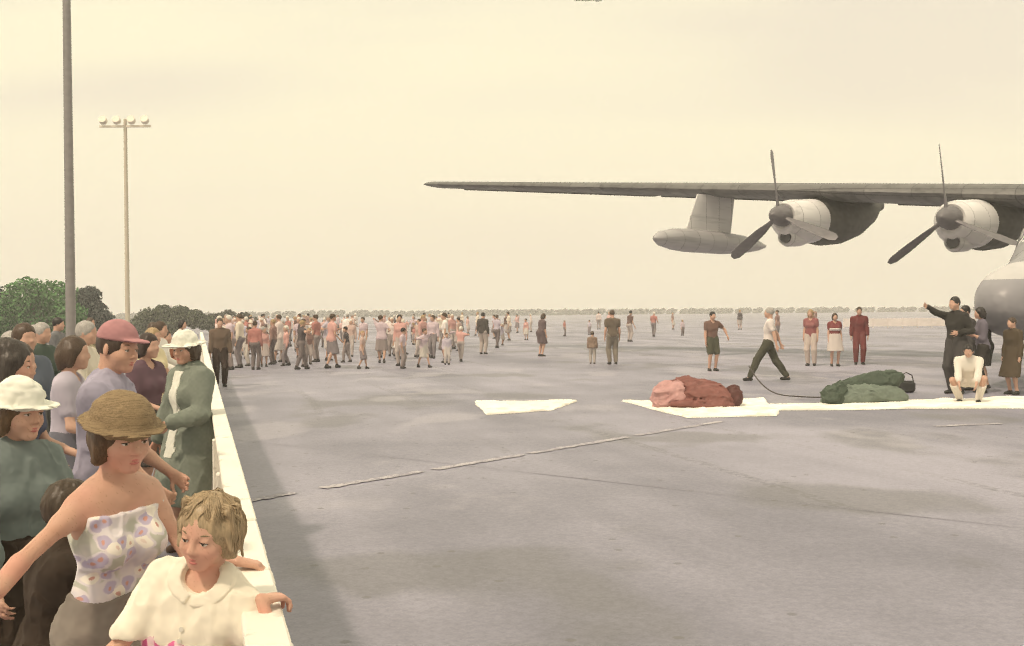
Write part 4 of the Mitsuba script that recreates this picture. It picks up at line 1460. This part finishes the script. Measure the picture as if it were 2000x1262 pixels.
# ---- person with the pink cap
x, y, yw = -2.01, 5.35, 5
F = Fig(1.72, False, 1.0, lean=(6, 0), head=(-25, 6, 0), hands={1: (0.30, 0.15, 0.95), -1: (0.28, -0.12, 0.92)}, curl=0.8)
sp = {"clothes": [("shirt", "shirt", {"sleeve": 0.75, "g": 0.02, "collar": True, "mat": cm("lilac_blue", (0.33, 0.31, 0.40), True), "fold": 0.01}),
                  ("trousers", "trousers", {"mat": cm("brown_trousers", (0.06, 0.045, 0.035), True)}), ("shoes", "shoes", {"mat": cm("black_shoe", (0.03, 0.028, 0.027))})],
      "hair": ("short", (0.06, 0.04, 0.03))}
sp["extra"] = [("cap", cap_layer(F, 0.007), cm("cap_pink", (0.40, 0.20, 0.21), True))]
person(F, sp, x, y, yw, "man in a faded pink cap and lilac blue shirt behind the floral woman", near=True, step=0.01)

# ---- navy figure at the left edge
x, y, yw = -2.24, 4.75, 20
F = Fig(1.66, True, 1.0, lean=(3, 0), head=(0, 6, 0), hands={1: (0.25, 0.18, 0.9)}, curl=0.7)
person(F, {"clothes": [("coat", "dress", {"sleeve": 1.9, "g": 0.025, "hem": 0.45, "flare": 1.25, "collar": True, "mat": cm("navy", (0.045, 0.05, 0.085), True), "fold": 0.01}),
                       ("shoes", "shoes", {"mat": cm("black_shoe", (0.03, 0.028, 0.027))})], "hair": ("bob", (0.05, 0.04, 0.035))},
       x, y, yw, "woman in a navy blue coat cut by the left edge", near=True, step=0.01)
# ---- dark brown trousers and jacket low at the left edge, nearest the camera
x, y, yw = -1.50, 3.55, 30
F = Fig(1.18, False, 1.25, lean=(6, 0), head=(20, 5, 0), hands={1: (0.2, 0.15, 0.62), -1: (0.22, -0.12, 0.6)}, curl=0.8)
person(F, {"clothes": [("jacket", "shirt", {"sleeve": 1.9, "g": 0.03, "collar": True, "hem": -0.2, "mat": cm("dark_brown", (0.035, 0.022, 0.014), True), "fold": 0.011}),
                       ("trousers", "trousers", {"mat": cm("dark_brown", (0.035, 0.022, 0.014), True)}), ("shoes", "shoes", {"mat": cm("black_shoe", (0.03, 0.028, 0.027))})],
           "hair": ("short", (0.05, 0.033, 0.02))},
       x, y, yw, "small boy in a dark brown jacket at the bottom left corner", near=True, child=True, step=0.009)

# ---- woman in the far white hat, grey green coat open over white
x, y, yw = -2.36, 8.05, -130
F = Fig(1.62, True, 1.0, lean=(2, 0), head=(15, 8, 0), hands={1: (0.28, 0.16, 0.98), -1: (0.12, -0.28, 0.8)}, curl=0.8)
sp = {"clothes": [("coat", "dress", {"sleeve": 1.9, "g": 0.028, "hem": 0.42, "flare": 1.15, "collar": True, "mat": cm("sage", (0.20, 0.225, 0.19), True), "fold": 0.009}),
                  ("shoes", "shoes", {"mat": cm("brown_shoe", (0.08, 0.05, 0.035))})], "hair": ("bob", (0.08, 0.055, 0.035)), "face": True}
pl = []
for z_, w_ in zip(np.linspace(0.50, 0.05, 14), np.linspace(0.05, 0.075, 14)):
    pl.append((z_, w_))
sp["extra"] = [("hat", hat_layer(F, 0.008, 0.175, 0.10, 0.015), cm("hat_white", (0.74, 0.74, 0.66), True))]
kk = person(F, sp, x, y, yw, "woman in a wide white hat and open grey green coat beside the fence", near=True, step=0.010)
# the white blouse front showing between the open coat's edges: a strip lying on the coat's own surface
strip = []
from scipy.spatial import cKDTree
for z_ in np.linspace(0.70, 1.36, 26):
    strip.append([[0.155 + 0.02 * math.sin(z_ * 7), b_ + 0.02 * (z_ - 1), z_] for b_ in np.linspace(-0.045, 0.045, 6)])
strip = np.array(strip)
cl = [m for nm, m, mt in layers(F, sp, 0.012, True) if nm == "coat"][0]
loc_, dist, tri = trimesh.proximity.closest_point(cl, strip.reshape(-1, 3))
fr = cl.face_normals[tri]
pt = (loc_ + fr * 0.006).reshape(strip.shape)
inner = (loc_ - fr * 0.006).reshape(strip.shape)
ringz = np.concatenate([pt, inner[:, ::-1]], 1)
part(kk, "blouse_front", grid_mesh(ringz, caps=True), cm("hat_white", (0.74, 0.74, 0.66), True), label="white blouse front between the coat's edges", smooth=40, to_world=place(x, y, yw))


# ---- people at middle distance
def mid(x, y, yaw, label, height=1.72, fem=False, top=(.3, .3, .3), bottom=(.1, .1, .1), kind="trousers", sleeve=0.55, hair=("short", (.06, .04, .03)), hem=0.52, lean=(3, 0), group=None, extra=None,
        skin=None, step=None, seed=1, legs=2.0, **kw):
    hs = 1.0 if height > 1.45 else 1.22
    F = Fig(height, fem, hs, lean=lean, **kw)
    nm = lambda c: "c%02d_%02d_%02d" % tuple(int(v * 99) for v in c)
    cl = []
    if kind == "dress":
        cl.append(("dress", "dress", {"sleeve": sleeve, "g": 0.016, "hem": hem, "flare": 1.15, "collar": sleeve > 1, "mat": cm(nm(top), top), "fold": 0.01}))
    else:
        cl.append(("shirt", "shirt", {"sleeve": sleeve, "g": 0.018, "collar": sleeve > 1, "mat": cm(nm(top), top), "fold": 0.01}))
        if kind == "shorts":
            cl.append(("shorts", "trousers", {"len": 0.85, "loose": 0.025, "mat": cm(nm(bottom), bottom)}))
        elif kind == "skirt":
            cl.append(("skirt", "skirt", {"hem": hem, "mat": cm(nm(bottom), bottom), "freq": (12, 12, 3)}))
        else:
            cl.append(("trousers", "trousers", {"mat": cm(nm(bottom), bottom), "loose": 0.014}))
    cl.append(("shoes", "shoes", {"mat": cm("black_shoe", (0.03, 0.028, 0.027))}))
    sp = {"clothes": cl, "hair": hair, "extra": [] if extra is None else [(n_, fn(F), m_) for n_, fn, m_ in extra], "seed": seed}
    return person(F, sp, x, y, yaw, label, group=group, child=height < 1.45, step=step or 0.016, skin=skin)


def stride(a=0.28):
    return {1: (a, 0.09, 0), -1: (-a, -0.09, 0.02)}


BRN, BLD, GRY, BLK = (.07, .045, .03), (.34, .24, .13), (.35, .33, .31), (.025, .02, .018)
mid(-1.2, 45.0, 60, "man in a dark jacket and pale trousers standing alone on the apron", top=(.06, .05, .045), bottom=(.42, .36, .33), sleeve=1.9, hair=("short", BLK))
mid(1.1, 42.3, 30, "woman in a dull purple brown dress leaning forward, alone on the apron", fem=True, kind="dress", top=(.12, .085, .09), sleeve=0.9, lean=(12, 0), hair=("bob", BRN), height=1.68)
mid(3.25, 35.5, 100, "man in a brown shirt and olive trousers standing beside a small child", top=(.13, .10, .075), bottom=(.20, .17, .14), hair=("short", BRN), height=1.78)
mid(2.62, 35.9, 80, "small child in a tan jacket beside the man in brown", height=1.05, top=(.24, .17, .13), bottom=(.40, .36, .33), sleeve=1.8, hair=("short", BRN))
mid(5.68, 31.2, -70, "man in a brown shirt and dark olive shorts standing behind the red heap", top=(.17, .10, .08), bottom=(.07, .07, .045), kind="shorts", hair=("short", BLK), height=1.70,
    hands={1: (0.15, 0.42, 0.98)}, elbows={1: (-0.6, 1, 0.1)})
mid(6.15, 26.4, 165, "man in a white shirt and dark olive trousers striding, pulling the dark cord", top=(.66, .60, .58), bottom=(.06, .058, .04), hair=("short", GRY), height=1.85, feet={1: (0.42, 0.12, 0), -1: (-0.42, -0.12, 0.03)},
    lean=(-4, 0), pelvis=(0, 0, 0.90), hands={1: (-0.25, 0.3, 0.75), -1: (-0.38, -0.22, 0.72)})
mid(9.15, 33.6, -120, "blonde woman in a pink red top and pale trousers", fem=True, top=(.27, .10, .10), bottom=(.50, .42, .38), hair=("long", BLD), height=1.74)
mid(9.75, 33.2, -90, "person in a red top with a white band across the chest", top=(.20, .05, .05), bottom=(.55, .49, .46), hair=("bob", BRN), fem=True, height=1.62, kind="skirt", hem=0.5,
    extra=[("white_band", lambda F: (lambda f: ([f.add(p, q) for p, q in F.torso(0.026, 0.9)], f.cut(F.tor(0, 0, .22) * F.s, F.R @ np.array([0, 0, -1.0])), f.cut(F.tor(0, 0, .31) * F.s, F.R @ np.array([0, 0, 1.0])), f.mesh())[-1])(make_field(F.torso(0.026, 0.9), 0.016, 0.03)), cm("band_white", (.7, .66, .62)))])
mid(10.75, 34.0, -100, "man in a dark red shirt and red trousers, right of the three in red", top=(.15, .033, .033), bottom=(.17, .042, .04), hair=("short", BRN), height=1.80, sleeve=1.8)
CAM = mat("camera_black", (0.02, 0.02, 0.02), 0.4)


def camera_mesh(F):
    h = F.s * (F.W[1] + F.W[-1]) / 2 + np.array([0.03, 0, 0.08])
    c = trimesh.creation.cylinder(0.045, 0.16, sections=18)
    c.apply_transform(trimesh.transformations.rotation_matrix(math.pi / 2, [0, 1, 0]))
    return cat([boxm(0.09, 0.2, 0.14, h, 0.015), c.apply_translation(h + [0.1, 0, -0.005]), boxm(0.05, 0.07, 0.05, h + [0, 0, 0.09], 0.01)])


mid(8.98, 22.2, -150, "tall man in a black jacket pointing to the left in front of the aircraft's nose", top=(.03, .027, .024), bottom=(.05, .045, .045), sleeve=1.95, hair=("short", BLK), height=1.98,
    hands={-1: (0.62, -0.22, 1.78), 1: (0.18, 0.2, 1.25)}, elbows={-1: (0, -0.4, -1)}, head=(0, -4, 0))
mid(9.55, 22.3, 170, "dark haired woman in a lilac grey blouse beside the man in black", fem=True, top=(.14, .125, .16), bottom=(.035, .03, .028), sleeve=1.2, hair=("bob", BLK), height=1.76,
    hands={1: (0.25, 0.1, 1.2), -1: (0.28, -0.12, 1.22)})
mid(10.0, 21.9, -160, "person in a long dark brown coat under the aircraft's nose", top=(.07, .05, .03), kind="dress", sleeve=1.9, hem=0.4, hair=("short", BRN), height=1.55)
mid(10.75, 22.0, -140, "man in a grey purple shirt at the right edge under the nose", top=(.16, .14, .16), bottom=(.10, .08, .06), sleeve=1.9, hair=("short", BRN), height=1.62)
mid(8.32, 20.0, -115, "person in white crouching on the long white sheet below the man in black", top=(.70, .66, .6), bottom=(.66, .61, .55), sleeve=1.6, hair=("short", BLK), height=1.72, lean=(34, 0),
    pelvis=(-0.18, 0, 0.42), feet={1: (0.08, 0.16, 0), -1: (0.0, -0.16, 0)}, hands={1: (0.5, 0.12, 0.22), -1: (0.48, -0.14, 0.25)}, knees={1: (1, 0.5, 0.6), -1: (1, -0.5, 0.6)})
mid(9.62, 23.2, -170, "man in a charcoal jumper half hidden behind the man in black", top=(.045, .042, .045), bottom=(.05, .045, .045), sleeve=1.9, hair=("short", BLK), height=1.80)
mid(10.2, 23.6, 150, "woman in a black dress between the nose and the dark haired woman", fem=True, kind="dress", top=(.03, .027, .03), sleeve=0.8, hair=("bob", BRN), height=1.66)
# bag beside the group
k = thing("shoulder_bag", "small black bag on the apron left of the crouching person in white", "bag")
bb = boxm(0.36, 0.2, 0.24, (8.1, 22.6, 0.125), 0.05)
part(k, "bag", bb, CAM)
part(k, "strap", tube([[7.94, 22.6, 0.22], [7.98, 22.58, 0.36], [8.1, 22.57, 0.42], [8.22, 22.58, 0.36], [8.26, 22.6, 0.22]], 0.012, 6), CAM)

mid(-7.0, 26.3, -70, "man in a brown jacket and dark trousers standing outside the far end of the fence", top=(.13, .09, .065), bottom=(.035, .02, .015), sleeve=1.9, hair=("short", BRN), height=1.66)

# ---- spectators inside the fence, farther along
INS = [(-3.15, 9.4, -20, "woman with dark hair in a plum cardigan behind the woman in the wide white hat", True, 1.60, (.12, .07, .09), (.06, .05, .05), "skirt", ("bob", (.04, .025, .02))),
       (-2.92, 7.2, 10, "woman in a lavender blouse behind the man in the pink cap", True, 1.62, (.40, .37, .44), (.12, .12, .15), "skirt", ("bob", BRN)),
       (-3.85, 8.6, -30, "man in a slate blue jacket, second row at left", False, 1.70, (.12, .14, .18), (.08, .08, .09), "trousers", ("short", BRN)),
       (-4.23, 10.8, 0, "man in a cream shirt below the tall pole", False, 1.70, (.62, .57, .48), (.20, .19, .18), "trousers", ("short", GRY)),
       (-5.26, 12.2, -15, "man with grey hair in a dark green pullover at left", False, 1.68, (.06, .085, .07), (.10, .10, .10), "trousers", ("short", GRY)),
       (-4.35, 13.2, -20, "woman in a pale yellow dress leaning on the fence", True, 1.60, (.66, .58, .38), (.3, .3, .3), "dress", ("bob", BLD)),
       (-5.1, 15.8, 0, "man in a white shirt leaning on the fence near its far end", False, 1.66, (.70, .67, .62), (.18, .17, .17), "trousers", ("short", BRN)),
       (-6.0, 18.9, -10, "boy in a rust jumper by the fence near its far end", False, 1.45, (.30, .11, .06), (.10, .10, .12), "trousers", ("short", BRN)),
       (-6.97, 15.9, 20, "woman in a light blue coat at left below the green tree", True, 1.62, (.36, .40, .47), (.1, .1, .1), "dress", ("bob", GRY)),
       (-8.1, 19.5, 0, "man in a grey suit at the left, far back in the crowd", False, 1.72, (.16, .16, .17), (.14, .14, .15), "trousers", ("short", BLK)),
       (-7.3, 22.2, -10, "woman in a coral blouse at the far end of the fence", True, 1.60, (.50, .22, .18), (.5, .48, .45), "skirt", ("bob", BRN)),
       (-9.6, 24.9, -10, "man in a khaki jacket far along the fence below the bush", False, 1.70, (.24, .21, .13), (.12, .11, .1), "trousers", ("short", BRN)),
       (-8.2, 27.2, -10, "woman in white far along the fence below the small bush", True, 1.62, (.68, .65, .62), (.6, .57, .55), "skirt", ("bob", BLK)),
       (-5.15, 11.2, 10, "woman with grey hair in a navy cardigan near the left edge", True, 1.60, (.05, .055, .10), (.09, .09, .10), "skirt", ("bob", GRY)),
       (-2.70, 5.9, -5, "woman in a dark blue print dress at the left edge, behind the navy coat", True, 1.62, (.07, .08, .13), (.1, .1, .1), "dress", ("bob", BRN))]
for x, y, yw, lb, fem, h, tc, bc, kd, hr in INS:
    mid(x, y, yw, lb, fem=fem, height=h, top=tc, bottom=bc, kind=kd, hair=hr, sleeve=0.6 if fem else 1.9, step=0.013 if y < 11 else 0.018,
        hands={1: (0.30, 0.17, 0.98), -1: (0.28, -0.15, 0.96)}, seed=int(x * -10))

# ---- far crowd: one coloured mesh each
rf = np.random.default_rng(44)
PAL_T = [(.66, .56, .53), (.64, .42, .40), (.70, .62, .52), (.52, .42, .46), (.40, .17, .15), (.74, .69, .66), (.50, .36, .32), (.28, .17, .15), (.14, .085, .075), (.07, .055, .06), (.58, .33, .30), (.48, .43, .50)]
PAL_B = [(.44, .38, .36), (.30, .25, .24), (.50, .46, .42), (.16, .13, .13), (.22, .19, .20), (.55, .50, .47)]
HAIRC = [BRN, BLK, (.12, .08, .05), GRY, BLD]


NAME_T = ["beige", "salmon pink", "cream", "mauve grey", "brick red", "white", "tan", "brown", "dark brown", "charcoal", "coral", "lilac grey"]
NAME_B = ["sand coloured", "brown", "pale", "dark", "grey brown", "off white"]
TAKEN = set()


def far_mesh(F, kind, tc, bc, hc, skin, hat):
    st = 0.032
    spec = {"top": ("top", "shirt", {"sleeve": 0.6 if rf.random() < 0.5 else 1.9, "g": 0.02, "fold": 0.01}), "bottom": None}
    pr = F.torso(0.018, 0.8 if F.fem else 0)
    sl = 0.6 if rf.random() < 0.5 else 1.9
    for q in (1, -1):
        pr += F.arm(q, 0.018, sl)
    layers_ = [(pr, tc, None)]
    if kind == "skirt":
        top, mid_ = F.tor(0, 0, 0), (F.K[1] + F.K[-1]) / 2
        layers_.append(([(P_cap((top + [0, q * 0.06, 0]) * F.s, (mid_ + [0, q * 0.09, 0]) * F.s, 0.13 * F.s, 0.16 * F.s), 0.05) for q in (1, -1)], bc, 0.46 * F.s))
    else:
        p2 = F.torso(0.02)[:1]
        for q in (1, -1):
            p2 += F.leg(q, 0.02, 1.9)
        layers_.append((p2, bc, None))
    bd = F.neck() + F.head()[0]
    for q in (1, -1):
        bd += F.arm(q) + F.leg(q) + [(P_cap(F.W[q] * F.s, (F.W[q] + 0.16 * (F.W[q] - F.E[q]) / 0.255) * F.s, 0.03 * F.s, 0.03 * F.s), 0.02)]
    layers_.append((bd, skin, None))
    k = F.s * F.hs
    layers_.append(([(P_ell(F.hd((-0.02, 0, 0.15)), np.array((0.105, 0.092, 0.10)) * k, F.Rh), 0.02)], hat if hat is not None else hc, None))
    sh = []
    for q in (1, -1):
        sh += F.foot(q, 0.012)
    layers_.append((sh, (.05, .045, .045), None))
    base = make_field(sum([l[0] for l in layers_], []), st, 0.05)
    fields = []
    for prims, c, zc in layers_:
        f = Field(*base.ax)
        for p, kk in prims:
            f.add(p, kk)
        if zc:
            f.cut([0, 0, zc], [0, 0, -1.0])
        fields.append(f.F)
    fields = np.stack(fields)
    base.F = fields.min(0)
    m = base.mesh()
    ii = [np.clip(np.searchsorted(base.ax[q], m.vertices[:, q]) - (0 if j else 1), 0, len(base.ax[q]) - 1) for q in range(3) for j in (0,)]
    lab = fields[:, ii[0], ii[1], ii[2]].argmin(0)
    m.vertices[:, 2] = np.maximum(m.vertices[:, 2], 0.002)
    cols = np.array([l[1] for l in layers_], float)[lab]
    return m, cols


def far_person(x, y, child=False):
    fem = rf.random() < 0.5
    h = rf.uniform(1.0, 1.35) if child else rf.uniform(1.48, 1.74)
    pose = {}
    if rf.random() < 0.35:
        pose["hands"] = {1: (0.28, 0.15, 1.0 + 0.5 * rf.random()), -1: (0.15, -0.25, 0.8 + 0.4 * rf.random())}
    if rf.random() < 0.4:
        pose["feet"] = stride(rf.uniform(0.08, 0.28))
    F = Fig(h, fem, 1.2 if child else 1.0, lean=(rf.normal(3, 4), rf.normal(0, 2)), head=(rf.normal(0, 25), 0, 0), **pose)
    hi = rf.integers(4)
    hc = (BRN, BLK, GRY, BLD)[hi]
    hat = (.66, .62, .55) if rf.random() < 0.25 else None
    skirt = fem and rf.random() < 0.7
    for _ in range(400):
        ti, bi = rf.integers(len(PAL_T)), rf.integers(len(PAL_B))
        sig = (ti, bi, skirt, hat is None, child, hi)
        if sig not in TAKEN:
            break
    TAKEN.add(sig)
    tc, bc = PAL_T[ti], PAL_B[bi]
    lab_ = f"far {('brown', 'black', 'grey', 'fair')[hi]} haired {'child' if child else 'spectator'} in a {NAME_T[ti]} top and {NAME_B[bi]} {'skirt' if skirt else 'trousers'}{'' if hat is None else ', pale hat'}"
    m, col = far_mesh(F, "skirt" if skirt else "trousers", tc, bc, hc, (.50, .31, .23), hat)
    yaw = rf.uniform(0, 360)
    whole("person", m, VC, lab_, "person", smooth=True, color=col, group="far crowd across the apron", to_world=place(x, y, yaw))


spots = []
for _ in range(9000):
    if len(spots) >= 165:
        break
    d = 34 + 70 * rf.random() ** 1.6
    pxl = 425 + (620 * rf.random() ** 1.7 if rf.random() < 0.78 else 300 + 880 * rf.random() ** 1.2)
    x, y = (pxl - 1000) / 2144 * d, d
    if pxl > 900 and d < 52:
        continue
    if any((x - a) ** 2 + (y - b) ** 2 < 0.5 for a, b in spots):
        continue
    spots.append((x, y))
for i, (x, y) in enumerate(spots):
    far_person(x, y, child=(i % 3 == 0))
